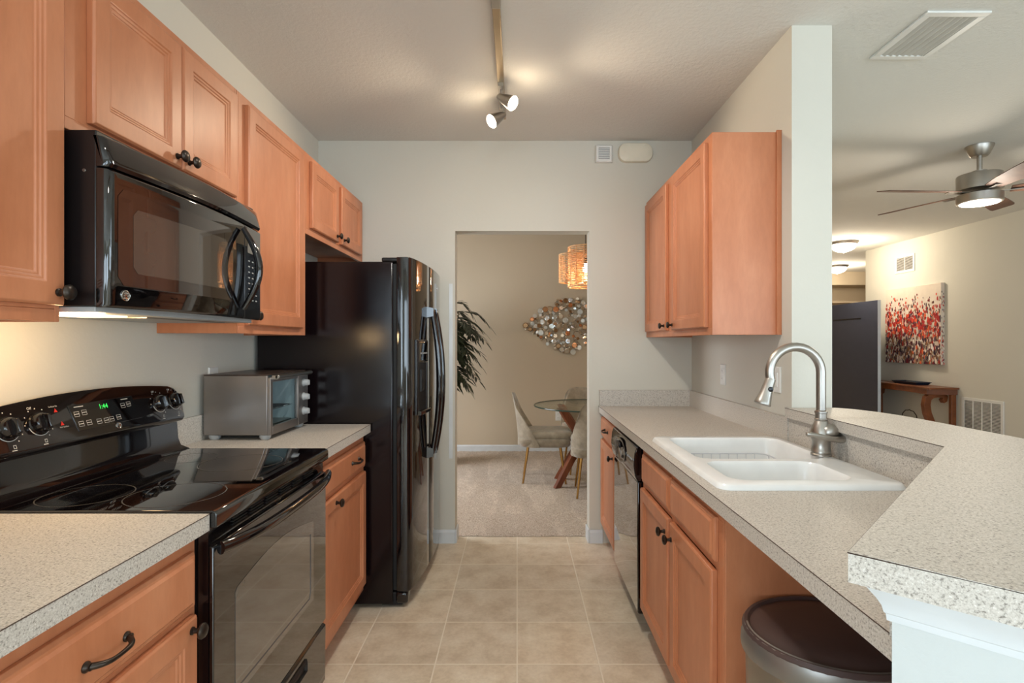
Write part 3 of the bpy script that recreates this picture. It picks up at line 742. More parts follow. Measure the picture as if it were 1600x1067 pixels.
    for (a, b) in ((1.567, .066), (1.595, .068), (1.573, .036), (1.602, .036), (1.640, .034), (1.668, .033), (1.690, .034), (1.720, .036), (1.752, .070), (1.778, .072)):
        m = MB(); o_ = .009; i_ = .008
        P = [fn(a-o_, b-.0075, .0028), fn(a+o_, b-.0075, .0028), fn(a+o_, b+.0075, .0028), fn(a-o_, b+.0075, .0028), fn(a-i_, b-.0065, .0028), fn(a+i_, b-.0065, .0028), fn(a+i_, b+.0065, .0028), fn(a-i_, b+.0065, .0028),
             fn(a-i_, b-.001, .0028), fn(a+i_, b-.001, .0028), fn(a+i_, b+.001, .0028), fn(a-i_, b+.001, .0028)]
        m.add(P, [(0, 1, 5, 4), (1, 2, 6, 10, 9, 5), (2, 3, 7, 6), (3, 0, 4, 8, 11, 7), (8, 9, 10, 11)])
        build('key', m, 'mark_white', pan, smooth=False)
    for a, b, w in ((1.58, .087, .017), (1.765, .090, .015)):
        m = MB(); flat_rect(m, fn, a-w, a+w, b-.0012, b+.0012, .0028); build('key_caption', m, 'mark_white', pan, smooth=False)
    for a, b in ((1.503, .086), (1.512, .047)):
        m = MB(); m.add([fn(a-.006, b-.005, .0012), fn(a+.006, b-.005, .0012), fn(a, b+.007, .0012)], [(0, 1, 2)]); build('warning_light', m, 'mark_red', con, smooth=False)
    m = MB(); put_text(m, 'Surface On', .0062, 1.498, .098, fn, .0012); build('lettering', m, 'mark_white', con, smooth=False)
    m = MB(); put_text(m, 'Hot Surface', .0062, 1.516, .037, fn, .0012); build('lettering', m, 'mark_white', con, smooth=False)
    badge(th, fn, 1.712, .010, .011)
    # oven door
    poly = [(xf-.012, .285), (xf, .288), (xf, .842), (xf-.012, .846)]
    d = build('door', MB().loft([[(x, y0+.003, z) for x, z in poly], [(x, y1-.003, z) for x, z in poly]]), 'black_glass', th, bevel=.003)
    fd = fnL(xf); win = []
    for k in range(13):
        s = k/12; win.append((1.405+.515*s, .700+.034*math.sin(PI*s)))
    win = [(1.93, .42), (1.93, .69)]+win[::-1][0:]+[(1.395, .69), (1.395, .42)]
    build('window', MB().prism_map(win, fd, -.002, .0012), 'window_reflection', d, smooth=False)
    m = MB(); pts = [fd(1.90, .66, .0015), fd(1.90, .46, .0015), fd(1.89, .44, .0015), fd(1.42, .44, .0015)]; m.tube(pts, .0018, 6)
    build('window_outline', m, 'ring', d)
    m = MB(); pts = []; rs = []
    for k in range(25):
        s = k/24; y = y0+.012+(y1-y0-.024)*s; out = .012+.034*(1-(2*s-1)**4); pts.append((xf+out, y, .838-.006*(1-(2*s-1)**2))); rs.append(.013)
    m.tube(pts, rs, 14, flat=1.25); build('handle', m, 'black_gloss', d, angle=50)
    m = MB()
    for k in range(6):
        a = 1.40+k*.095
        for z in (.862, .870, .878): m.box(xf-.013, xf-.008, a, a+.075, z-.0018, z+.0018)
    build('vent_slots', m, 'black_matte', th, smooth=False)
    poly = [(xf-.012, .055), (xf-.002, .06), (xf, .268), (xf-.012, .276)]
    dr = build('drawer', MB().loft([[(x, y0+.003, z) for x, z in poly], [(x, y1-.003, z) for x, z in poly]]), 'black_gloss', th, bevel=.003)
    build('drawer_grip', MB().rings(fd, 1.50, 1.86, .205, .250, [(0, -.004), (0, .004), (.008, .010), (.012, .001)]), 'black_satin', dr)

def badge(par, fn, u, v, r):
    ring = MB(); n = 40
    loops = []
    for rr, d in ((r, 0), (r, .002), (r*.9, .0026), (r*.8, .0018)): loops.append([fn(u+rr*math.cos(2*PI*k/n), v+rr*math.sin(2*PI*k/n), d) for k in range(n)])
    b = build('badge', ring.loft(loops), 'chrome', par, angle=40)
    m = MB(); put_text(m, 'GE', r*.95, u, v, fn, .0024)
    for a0 in (0, 90, 180, 270):
        pts = [fn(u+r*.72*math.cos(math.radians(a0+a)), v+r*.72*math.sin(math.radians(a0+a)), .0024) for a in range(-32, 40, 8)]; m.tube(pts, r*.045, 5)
    build('monogram', m, 'black_satin', b, smooth=False)
range_()

# ------------------------------------------------------------------ microwave over the range
def microwave():
    y0, y1 = 1.238, 1.978; z0, z1 = 1.412, 1.815
    th = thing('microwave_oven', 'black over-the-range microwave mounted under the short cabinet', 'microwave', (-1.1, (y0+y1)/2, z0))
    build('body', MB().box(XL+.001, -.958, y0+.001, y1-.001, z0, z1), 'black_satin', th, bevel=.003)
    m = MB().box(XL+.01, -.962, y0+.004, y1-.004, z0-.012, z0); u = build('underside', m, 'grey_plastic', th, bevel=.002)
    build('filter', MB().box(-1.20, -1.02, 1.50, 1.90, z0-.015, z0-.0115), 'steel', u)
    build('work_light', MB().box(-1.15, -1.03, 1.29, 1.44, z0-.0165, z0-.0115), 'hood_lens', u)
    def xb(y):   # the front bows outwards and rolls over at its two ends
        s = (y-y0)/(y1-y0); e = max(0, min(y-y0, y1-y)); r = .016
        return -.928+.026*math.sin(PI*s) - (r-math.sqrt(max(0, r*r-(r-e)**2)) if e < r else 0)
    N = 24
    def bow(za, zb, ya, yb, back, mat, nm, par, lean=0.0, bev=.0025, add=0):
        L = []
        for y in sorted({ya, yb, *[ya+(yb-ya)*k/N for k in range(1, N)], *[q for q in (y0+.0015, y0+.004, y0+.008, y0+.012, y0+.016, y1-.016, y1-.010, y1-.005, y1-.0015) if ya < q < yb]}):
            x = xb(y)+add
            L.append([(back, y, za), (x-.006, y, za), (x, y, za+.008), (x+lean, y, zb-.006), (x+lean-.006, y, zb), (back, y, zb)])
        return build(nm, MB().loft(L), mat, par, bevel=bev, angle=40)
    bow(1.732, 1.802, y0, y1, -.958, 'black_gloss', 'vent_band', th, -.014)
    d = bow(z0-.002, 1.728, y0, 1.822, -.958, 'black_glass', 'door', th)
    cp = bow(z0-.002, 1.728, 1.826, y1, -.958, 'black_glass', 'control_panel', th)
    def fw(u, v, dd): return (xb(u)+dd, u, v)
    def grid_patch(ya, yb, za, zb, dd, r):
        lo = rrect(ya, yb, za, zb, r, 5); cyy, czz = (ya+yb)/2, (za+zb)/2
        m = MB(); n = 30; zs = 2
        cols = []
        for k in range(n+1):
            y = ya+(yb-ya)*k/n; e = min(y-ya, yb-y); cut = r-math.sqrt(max(0, r*r-(r-e)**2)) if e < r else 0
            cols.append([fw(y, za+cut, dd), fw(y, zb-cut, dd)])
        vs = [p for c in cols for p in c]; return m.add(vs, [(2*k, 2*k+2, 2*k+3, 2*k+1) for k in range(n)])
    wd = build('window', grid_patch(1.262, 1.735, 1.463, 1.690, .0009, .02), pbr('microwave_window_border', rgb(30, 24, 22), .04, 0, 1.0), d, angle=60)
    build('window_mesh', grid_patch(1.305, 1.700, 1.495, 1.650, .0014, .016), 'mesh_grey', d, angle=60)
    pts = []; rs = []
    for k in range(25):
        s = k/24; z = 1.440+s*.265; y = 1.795; o = .008+.052*math.sin(PI*s); pts.append((xb(y)+o, y, z)); rs.append(.0085+.0035*math.sin(PI*s))
    build('handle', MB().tube(pts, rs, 14), 'black_gloss', d, angle=60)
    badge(th, fw, 1.283, 1.440, .0125)
    m = MB()
    for r in range(8):
        for c in range(3):
            a, b = 1.858+.032*c, 1.475+.019*r
            flat_rect(m, lambda u, v, dd: (xb(u)+dd, u, v), a-.007, a+.007, b-.002, b+.002, .0012)
    build('keypad', m, 'grey_plastic', cp, smooth=False)
    build('display', grid_patch(1.845, 1.945, 1.635, 1.668, .001, .004), 'mesh_grey', cp)
    build('screw', MB().lathe([(0, 0), (.004, 0), (.003, .002), (0, .002)], (-.985, y0+.001, 1.722), (0, -1, 0), 12), 'steel', th)
    lamp('hood_light', (-1.09, 1.365, z0-.03), 3.0, (1.0, .66, .33), .05)
microwave()

# ------------------------------------------------------------------ toaster oven
def toaster():
    x0, x1, y0, y1, z0, z1 = -1.298, -1.020, 2.253, 2.655, LZ+.020, LZ+.272
    th = thing('toaster_oven', 'grey steel toaster oven standing on the short left countertop', 'toaster oven', ((x0+x1)/2, (y0+y1)/2, LZ))
    m = MB(); w = .012
    m.box(x0, x1-.014, y0, y0+w, z0, z1-.004); m.box(x0, x1-.014, y1-.105, y1, z0, z1-.004)
    m.box(x0, x1-.014, y0+w, y1-.105, z0, z0+w); m.box(x0, x0+w, y0+w, y1-.105, z0+w, z1-.004)
    build('body', m, 'steel_warm', th, bevel=.003)
    build('top_panel', MB().box(x0, x1-.012, y0, y1, z1-.004, z1), pbr('toaster_top', rgb(92, 78, 70), .35, .6), th, bevel=.0015)
    ln = MB(); e_ = w+.0008
    for q in ((x0+e_, x1-.016, y0+e_, y1-.105-.0008, z0+e_, z0+e_+.001), (x0+e_, x0+e_+.001, y0+e_, y1-.1058, z0+e_, z1-.006), (x0+e_, x1-.016, y1-.1068, y1-.1058, z0+e_, z1-.006), (x0+e_, x1-.016, y0+e_, y0+e_+.001, z0+e_, z1-.006)): ln.box(*q)
    build('added_liner', ln, pbr('lit_interior_tone', rgb(196, 204, 204), .35, .3), th, smooth=False)  # pale lining added so the toaster's inside looks lit
    fr = MB(); xf = x1-.014
    fr.box(xf, x1, y0, y0+.022, z0, z1-.012); fr.box(xf, x1, y0+.022, y1-.115, z0, z0+.035); fr.box(xf, x1, y1-.125, y1-.115, z0+.035, z1-.03); fr.box(xf, x1, y0+.022, y1-.115, z1-.032, z1-.012)
    d = build('door', fr, 'steel_warm', th, bevel=.002)
    g_ = MB(); flat_rect(g_, fnL(x1-.006), y0+.022, y1-.125, z0+.035, z1-.032, 0); build('glass', g_, 'oven_glass', d, smooth=False)
    h = MB().tube([(x1+.022, y0+.012, z1-.010), (x1+.022, y1-.02, z1-.010)], .0095, 14)
    h.box(x1-.002, x1+.024, y0+.012, y0+.062, z1-.022, z1-.002); h.box(x1-.002, x1+.022, y1-.07, y1-.03, z1-.020, z1-.004)
    build('handle', h, 'steel', d, bevel=.002)
    cp = build('control_panel', MB().box(xf, x1, y1-.113, y1, z0, z1-.006), 'steel_warm', th, bevel=.002)
    for z in (z0+.195, z0+.128, z0+.060):
        k = build('knob', MB().lathe([(0, 0), (.019, 0), (.019, .004), (.0155, .008), (.0145, .022), (.012, .025), (0, .025)], (x1, y1-.056, z), (1, 0, 0), 24), 'grey_plastic', th, angle=40)
        build('grip', MB().box(x1+.022, x1+.030, y1-.060, y1-.052, z-.012, z+.012), 'grey_plastic', k, bevel=.002)
    r = MB()
    for zz in (z0+.10,):
        for k in range(10): r.tube([(x0+.03, y0+.03+k*.028, zz), (x1-.03, y0+.03+k*.028, zz)], .002, 6)
        r.tube([(x0+.03, y0+.02, zz), (x0+.03, y1-.12, zz)], .0025, 6); r.tube([(x1-.03, y0+.02, zz), (x1-.03, y1-.12, zz)], .003, 6)
    build('rack', r, 'chrome', th)
    build('crumb_tray', MB().box(x0+.03, x1-.03, y0+.03, y1-.125, z0+.03, z0+.036), 'steel', th)
    for x, y in ((x0+.032, y0+.028), (x1-.035, y0+.028), (x0+.032, y1-.03), (x1-.035, y1-.03)):
        build('foot', MB().lathe([(0, 0), (.017, 0), (.023, .008), (.024, .0205), (0, .0205)], (x, y, LZ+.0002), seg=20), 'grey_plastic', th)
toaster()

# ------------------------------------------------------------------ track light
def track():
    th = thing('track_light', 'brushed nickel ceiling track with two lit cone heads and two added unseen ones', 'track light', (-.083, 2.2, ZC))
    build('rail', MB().box(-.100, -.066, -.30, 3.22, ZC-.022, ZC), pbr('track_nickel', rgb(176, 156, 128), .32, 1.0), th, bevel=.003)
    build('connector', MB().box(-.102, -.064, 1.96, 2.14, ZC-.03, ZC-.0005), 'nickel', th, bevel=.004)
    for k, (y, z, dirv) in enumerate(((2.80, ZC-.022, Vector((.60, -.30, -.42))), (3.02, ZC-.022, Vector((-.60, -.34, -.48))), (1.72, ZC-.022, Vector((.05, .42, -1))), (.55, ZC-.022, Vector((-.25, .1, -1))))):  # the last two heads are added out of view to brighten the kitchen
        dirv.normalize()
        m = MB().box(-.097, -.069, y-.045, y+.045, z-.018, z-.0005); m.tube([(-.083, y, z-.018), (-.083, y, z-.050)], .0065, 12); m.lathe([(0, -.014), (.012, -.010), (.013, 0), (.012, .01), (0, .014)], (-.083, y, z-.058))
        a = build('adapter', m, 'nickel', th)
        o = Vector((-.083, y, z-.058))-dirv*.02
        hd = build('lamp_head', MB().lathe([(0, -.002), (.012, 0), (.017, .010), (.040, .098), (.041, .102), (.038, .102), (.030, .075), (0, .07)], o, dirv, 28), 'nickel', th, angle=50)
        build('bulb', MB().lathe([(0, .072), (.032, .085), (.036, .098), (.032, .108), (.018, .115), (0, .117)], o, dirv, 24), 'bulb', hd, angle=80)
        p = o+dirv*.15
        lamp('track_spot', p, 14 if k < 2 else (34, 4)[k-2], (1.0, .82, .60) if k < 2 else (1.0, .96, .90), .035, math.radians(125 if k < 2 else 150), p+dirv)
        if k < 2: lamp('track_glow', o+dirv*.135+Vector((0, 0, -.01)), 0.9, (1.0, .80, .55), .04)
track()

# ------------------------------------------------------------------ things on walls and ceiling
def plate(label, fn, u, v, kind, group=None, cat='outlet'):
    o_ = fn(u, v, 0); th = thing('light_switch' if kind == 's' else 'wall_outlet', label, 'light switch' if kind == 's' else 'outlet', o_, group)
    build('cover_plate', MB().rings(fn, u-.035, u+.035, v-.058, v+.058, [(0, .0003), (0, .004), (.003, .007)]), 'white_plastic', th)
    m = MB()
    if kind == 's': m.rings(fn, u-.016, u+.016, v-.033, v+.033, [(0, .005), (.001, .0095), (.003, .011)]); build('rocker', m, 'white_plastic', th)
    else:
        for s in (-1, 1): m.rings(fn, u-.016, u+.016, v+s*.022-.014, v+s*.022+.014, [(0, .005), (.001, .009), (.003, .0095)])
        build('receptacle', m, 'white_plastic', th)
        m = MB()
        for s in (-1, 1):
            for q in (-.006, .006): flat_rect(m, fn, u+q-.001, u+q+.001, v+s*.022-.004, v+s*.022+.005, .0098)
        build('slots', m, 'dark_gap', th, smooth=False)
plate('white outlet on the right wall, farther from the camera', fnR(XR), 3.06, 1.15, 'o')
plate('white light switch on the right wall, partly behind the faucet head', fnR(XR), 2.425, 1.165, 's')
plate('white outlet on the left wall just above the toaster oven', fnL(XL), 2.36, 1.165, 'o')
plate('white outlet low on the dining room wall behind the glass table', fnF(6.62), .50, .44, 'o')

def grille(name, label, fn, u0, u1, v0, v1, nslat, vertical, cols=1, fw_=.022, cat='vent', tilt=True):
    th = thing(name, label, cat, fn((u0+u1)/2, (v0+v1)/2, 0))
    m = MB()
    for a, b, c, d in ((u0, u1, v0, v0+fw_), (u0, u1, v1-fw_, v1), (u0, u0+fw_, v0+fw_, v1-fw_), (u1-fw_, u1, v0+fw_, v1-fw_)):
        m.loft([[fn(a, c, .0005), fn(b, c, .0005), fn(b, d, .0005), fn(a, d, .0005)], [fn(a, c, .010), fn(b, c, .010), fn(b, d, .010), fn(a, d, .010)]])
    iu0, iu1, iv0, iv1 = u0+fw_, u1-fw_, v0+fw_, v1-fw_
    for k in range(1, cols):
        x = iu0+(iu1-iu0)*k/cols; m.loft([[fn(x-.005, iv0, .0005), fn(x+.005, iv0, .0005), fn(x+.005, iv1, .0005), fn(x-.005, iv1, .0005)], [fn(x-.005, iv0, .009), fn(x+.005, iv0, .009), fn(x+.005, iv1, .009), fn(x-.005, iv1, .009)]])
    build('frame', m, 'white_plastic', th, bevel=.0015, seg=1)
    b = MB(); flat_rect(b, fn, iu0, iu1, iv0, iv1, .0012); build('backing', b, 'dark_gap' if tilt else 'grille_pale', th, smooth=False)
    s = MB()
    for k in range(nslat):
        if vertical:
            w = (iu1-iu0)/nslat; a = iu0+w*k
            q = [(a+.05*w, .002), (a+.75*w, .010), (a+.85*w, .010), (a+.2*w, .002)]
            s.loft([[fn(x, iv0, d) for x, d in q], [fn(x, iv1, d) for x, d in q]])
        else:
            w = (iv1-iv0)/nslat; a = iv0+w*k
            q = [(a+.05*w, .008), (a+.50*w, .002), (a+.62*w, .002), (a+.22*w, .009)]
            s.loft([[fn(iu0, x, d) for x, d in q], [fn(iu1, x, d) for x, d in q]])
    build('louvers', s, 'louver', th, smooth=False)
    return th
grille('ceiling_vent', 'white louvered air vent in the ceiling at upper right', fnC(ZC), 1.655, 1.915, 2.195, 2.56, 7, True, fw_=.03, tilt=False)
grille('wall_vent', 'small white air vent high on the living room wall above the painting', lambda u, v, d: (5.1-d, u, v), 6.98, 7.34, 2.25, 2.48, 12, False, 2, .03)
grille('return_grille', 'large white return air grille low on the wall beside the console table', lambda u, v, d: (5.1-d, u, v), 5.70, 6.24, .25, .71, 26, False, 4, .035)

def chime():
    fn = fnF(YF)
    u, v = (992-808)/235.3, 1.33+(535-240)/235.3
    th = thing('door_chime', 'off-white rounded door chime box high on the far wall', 'door chime', (u, YF, v))
    def lp(sc, d): return [fn(u+x*sc, v+y*sc, d) for x, y in rrect(-.112, .112, -.062, .062, .05, 8)]
    build('cover', MB().loft([lp(1, 0.0005), lp(1, .022), lp(.97, .030), lp(.90, .034), lp(.5, .036)]), pbr('ivory_plastic', rgb(232, 224, 204), .45), th, angle=30)
    u, v = (943-808)/235.3, 1.33+(535-242)/235.3
    th = thing('alarm_sounder', 'small square white louvered box left of the door chime', 'sounder box', (u, YF, v))
    build('housing', MB().rings(fn, u-.054, u+.054, v-.056, v+.056, [(0, .0005), (0, .024), (.006, .030), (.016, .030), (.019, .026)]), 'white_plastic', th)
    s = MB()
    for k in range(7):
        z = v-.034+k*.0113; s.loft([[fn(x, z, .0262), fn(x, z+.005, .0262), fn(x, z+.005, .030), fn(x, z+.0025, .030)] for x in (u-.036, u+.036)])
    build('louvers', s, 'grey_plastic', th, smooth=False)
chime()

# ------------------------------------------------------------------ ceiling fan, hall lights
def fan():
    fx, fy = 3.15, 3.71
    th = thing('ceiling_fan', 'brushed nickel ceiling fan with brown wooden blades and lit lamp', 'ceiling fan', (fx, fy, ZC))
    build('canopy', MB().lathe([(0, 0), (.080, 0), (.080, -.008), (.055, -.062), (.046, -.072), (0, -.072)], (fx, fy, ZC-.0005), seg=36), 'nickel', th, angle=30)
    build('downrod', MB().tube([(fx, fy, ZC-.07), (fx, fy, ZC-.19)], .0155, 20), 'nickel', th)
    build('motor_housing', MB().lathe([(0, 0), (.045, 0), (.045, -.022), (.125, -.026), (.128, -.032), (.128, -.128), (.10, -.132), (0, -.132)], (fx, fy, ZC-.172), seg=44), 'nickel', th, angle=30)
    k = build('light_kit', MB().lathe([(0, 0), (.10, 0), (.128, -.010), (.128, -.062), (.122, -.068), (.112, -.068), (.110, -.060), (0, -.058)], (fx, fy, ZC-.322), seg=44), 'nickel', th, angle=30)
    build('lens', MB().lathe([(0, -.060), (.109, -.062), (.106, -.072), (.06, -.080), (0, -.083)], (fx, fy, ZC-.322), seg=40), 'fan_lens', k, angle=60)
    zb = ZC-.315
    for a in (110, 182, 254, 326, 38):
        A_ = math.radians(a); e = Vector((math.cos(A_), math.sin(A_), 0)); s = Vector((-math.sin(A_), math.cos(A_), 0))
        L = []
        for r, w in ((.16, .045), (.30, .062), (.50, .070), (.64, .072), (.672, .066), (.68, .05)):
            tl = math.radians(-12); q = []
            for x, z in ((-w, -.003), (w, -.003), (w, .003), (-w, .003)):
                q.append(Vector((fx, fy, zb)) + e*r + s*(x*math.cos(tl)-z*math.sin(tl)) + Vector((0, 0, x*math.sin(tl)+z*math.cos(tl))))
            L.append(q)
        b = build('blade', MB().loft(L), 'blade', th, bevel=.001, seg=1)
        p = Vector((fx, fy, zb)); m = MB().loft([[p+e*r+s*w+Vector((0, 0, z)) for w, z in ((-.018, -.012), (.018, -.008), (.018, -.004), (-.018, -.008))] for r in (.08, .23)])
        build('blade_bracket', m, 'nickel', b)
    lamp('fan_lamp', (fx, fy, ZC-.47), 17, (1.0, .90, .76), .09)
fan()
def flush(label, x, y):
    th = thing('ceiling_light', label, 'ceiling light', (x, y, ZC), 'dome lights along the entry hall ceiling')
    build('base', MB().lathe([(0, 0), (.175, 0), (.178, -.010), (.165, -.026), (.150, -.036), (0, -.036)], (x, y, ZC-.0005), seg=40), 'nickel', th, angle=30)
    build('glass_bowl', MB().lathe([(.150, -.034), (.152, -.050), (.140, -.080), (.105, -.110), (.055, -.128), (0, -.134)], (x, y, ZC), seg=40), 'bulb_soft', th, angle=60)
    build('finial', MB().lathe([(0, -.150), (.008, -.146), (.010, -.138), (.006, -.132), (0, -.131)], (x, y, ZC), seg=16), 'nickel', th)
    lamp('hall_lamp', (x, y, ZC-.22), 36, (1.0, .86, .66), .10)
flush('frosted dome ceiling light in the entry hall, the larger and nearer one', 4.35, 7.26)
flush('frosted dome ceiling light in the entry hall, the lower and farther one', 5.58, 9.50)

# ------------------------------------------------------------------ living room wall: painting, console table, tray, basket, door
def painting():
    y0, y1, z0, z1 = 6.495, 7.47, 1.062, 2.046; x = 5.099; dp = .045
    th = thing('canvas_painting', 'square canvas painting of red and maroon flowers on the living room wall', 'painting', (5.1, (y0+y1)/2, z0))
    build('canvas', MB().box(x-dp, x, y0, y1, z0, z1), 'canvas', th, bevel=.003)
    rnd = random.Random(11); vs = []; fs = []; cols = []
    reds = [rgb(196, 52, 38), rgb(214, 74, 48), rgb(170, 36, 36), rgb(226, 104, 62), rgb(120, 30, 40), rgb(184, 60, 60)]
    darks = [rgb(84, 36, 48), rgb(96, 66, 80), rgb(58, 40, 56), rgb(120, 84, 64), rgb(110, 98, 96), rgb(150, 96, 58), rgb(168, 146, 120)]
    lights = [rgb(228, 214, 200), rgb(206, 186, 172), rgb(236, 228, 220), rgb(196, 168, 140)]
    def dab(y, z, ry, rz, c, dd, edge=False):
        o = len(vs); n = 7; a0 = rnd.random()*6
        for k in range(n):
            a = a0+2*PI*k/n; q = rnd.uniform(.75, 1.1)
            yy = min(max(y+ry*q*math.cos(a), y0+.002), y1-.002); zz = min(max(z+rz*q*math.sin(a), z0+.002), z1-.002)
            vs.append((x-dp-dd, yy, zz) if not edge else (x-dp+.004+ (yy-y0)*.9, y0-dd, zz))
        fs.append(tuple(range(o, o+n))); cols.append(c)
    hgt = z1-z0; i = 0
    for k in range(1900):
        v = rnd.random()**1.25; y = rnd.uniform(y0, y1); i += 1; dd = .0004+i*1.5e-6
        if v > .62 and rnd.random() < (v-.62)*3.0: continue
        if v < .35: c = rnd.choice(darks+reds[2:5]+lights[:3]+darks)
        elif v < .62: c = rnd.choice(reds+reds+darks+lights[:2])
        else: c = rnd.choice(reds+darks[:4]+lights[:1])
        sz = rnd.uniform(.010, .024) if v < .65 else rnd.uniform(.008, .017)
        dab(y, z0+v*hgt*.96, sz*.8, sz*rnd.uniform(1, 2.0), c, dd)
    for k in range(46):
        dab(rnd.uniform(y0+.06, y1-.06), z0+hgt*rnd.uniform(.42, .68), .022, .024, rnd.choice(reds), .0032+k*2e-6)
    for k in range(90): dab(y0+rnd.uniform(.004, .04), z0+hgt*rnd.random()**1.4*.9, .006, .014, rnd.choice(darks+reds+lights), .0005+k*1e-6, True)
    me = bpy.data.meshes.new('painted_flowers'); og = ORG[th.name]
    me.from_pydata([tuple(Vector(p)-og) for p in vs], [], fs)
    ca = me.color_attributes.new('dab', 'FLOAT_COLOR', 'CORNER'); li = 0
    for f, c in zip(fs, cols):
        for _ in f: ca.data[li].color = c; li += 1
    me.materials.append(M['dabs']); o = bpy.data.objects.new('painted_flowers', me); COL.objects.link(o); o.parent = th
painting()

def console():
    y0, y1, zt = 6.27, 7.62, .808; xb = 5.095
    th = thing('console_table', 'brown wooden console table with scroll legs against the living room wall', 'table', (4.95, (y0+y1)/2, 0))
    def fx(y):
        s = (y-y0)/(y1-y0); return 4.745+.085*math.sin(PI*min(1, max(0, s)))*1.0
    N = 16; ys = [y0+(y1-y0)*k/N for k in range(N+1)]
    top = [(xb, y0)]+[(fx(y), y) for y in ys]+[(xb, y1)]
    build('table_top', MB().prism(top, zt-.022, zt), 'table_wood', th, bevel=.004)
    ap = [(xb-.01, y0+.015)]+[(fx(y)+.015, y) for y in ys if y0+.015 <= y <= y1-.015]+[(xb-.01, y1-.015)]
    build('apron', MB().prism(ap, zt-.085, zt-.022), 'table_wood', th, bevel=.002)
    for y in (y0+.045, y1-.045):
        build('leg', MB().box(xb-.075, xb-.02, y-.022, y+.022, 0, zt-.085), 'table_wood', th, bevel=.003)
    for y in (y0+.13, y1-.13):
        # an S shaped bracket leg: scroll at the top curling to the wall, sweeping out to the foot
        pts = [(4.985, .640), (5.01, .655), (5.015, .690), (4.985, .715), (4.92, .722), (4.86, .712), (4.815, .675), (4.80, .60), (4.815, .50), (4.86, .39), (4.92, .28), (4.96, .18), (4.975, .08), (4.975, 0.0)]
        L = []
        for i, (px, pz) in enumerate(pts):
            a = pts[max(i-1, 0)]; b = pts[min(i+1, len(pts)-1)]; t = Vector((b[0]-a[0], b[1]-a[1])).normalized(); nn = Vector((-t.y, t.x)); w = .024+.014*math.sin(PI*i/(len(pts)-1))
            L.append([(px+nn.x*w, y-.03, pz+nn.y*w), (px-nn.x*w, y-.03, pz-nn.y*w), (px-nn.x*w, y+.03, pz-nn.y*w), (px+nn.x*w, y+.03, pz+nn.y*w)])
        for q in L[-1:]:
            L[-1] = [(p[0], p[1], 0.0) for p in q]
        build('scroll_leg', MB().loft(L), 'table_wood', th, bevel=.003, angle=40)
    tr = MB(); y0t, y1t, xa, xb_ = 6.64, 7.08, 4.86, 5.06
    def lp(i, z): return [(xa+i, y0t+i, z), (xb_-i, y0t+i, z), (xb_-i, y1t-i, z), (xa+i, y1t-i, z)]
    tr.loft([lp(.03, zt+.0004), lp(.0, zt+.036), lp(.008, zt+.036), lp(.036, zt+.006)])
    o = build('serving_tray', tr, 'tray', None, loc=(4.95, 6.86, zt), smooth=False); tag(o, 'dark navy rectangular tray on top of the console table', 'tray')
    # basket with a wire hoop handle on the floor below
    th = thing('wire_basket', 'dark wire hoop handled basket on the floor under the console table', 'basket', (4.92, 6.83, 0.004))
    m = MB(); bx, by = 4.92, 6.83
    for z, r in ((.03, .13), (.09, .14), (.15, .15), (.21, .155)): m.tube([(bx+r*math.cos(2*PI*k/28), by+r*math.sin(2*PI*k/28), z) for k in range(28)], .0035, 6, True)
    for k in range(14): m.tube([(bx+.12*math.cos(2*PI*k/14), by+.12*math.sin(2*PI*k/14), .008), (bx+.155*math.cos(2*PI*k/14), by+.155*math.sin(2*PI*k/14), .21)], .0028, 6)
    m.lathe([(0, 0), (.125, 0), (.125, .008), (0, .008)], (bx, by, .004), seg=28); build('body', m, 'black_satin', th)
    pts = [(bx, by-.15, .21), (bx, by-.145, .33), (bx, by-.12, .43), (bx, by-.07, .475), (bx, by-.02, .48), (bx, by, .49), (bx, by+.02, .48), (bx, by+.07, .475), (bx, by+.12, .43), (bx, by+.145, .33), (bx, by+.15, .21)]
    build('handle', MB().tube(pts, .0055, 8), 'bronze', th)
console()
def entry_door():
    x0, x1, y0, y1 = 4.697, 4.741, 7.10, 8.26
    m = MB().box(x0+.003, x1, y0, y1, .012, 1.884)
    d = struct('door_1', m, 'navy', bevel=.002, loc=(4.72, 7.6, 0))
    fn = fnR(x0+.003); p = MB().rings(fn, 7.44, 8.10, 1.652, 1.668, [(0, -.001), (.002, .005), (.006, .006)])
    build('door_shadow_line', p, 'black_satin', d)  # dark bar paints the shadow line along the door's top panel
    build('door_edge', MB().box(x0+.004, x1-.001, y0-.002, y0-.0002, .014, 1.882), pbr('daylit_door_edge', rgb(206, 214, 220), .35), d, smooth=False)  # pale tone paints the daylight falling on the door's edge
entry_door()

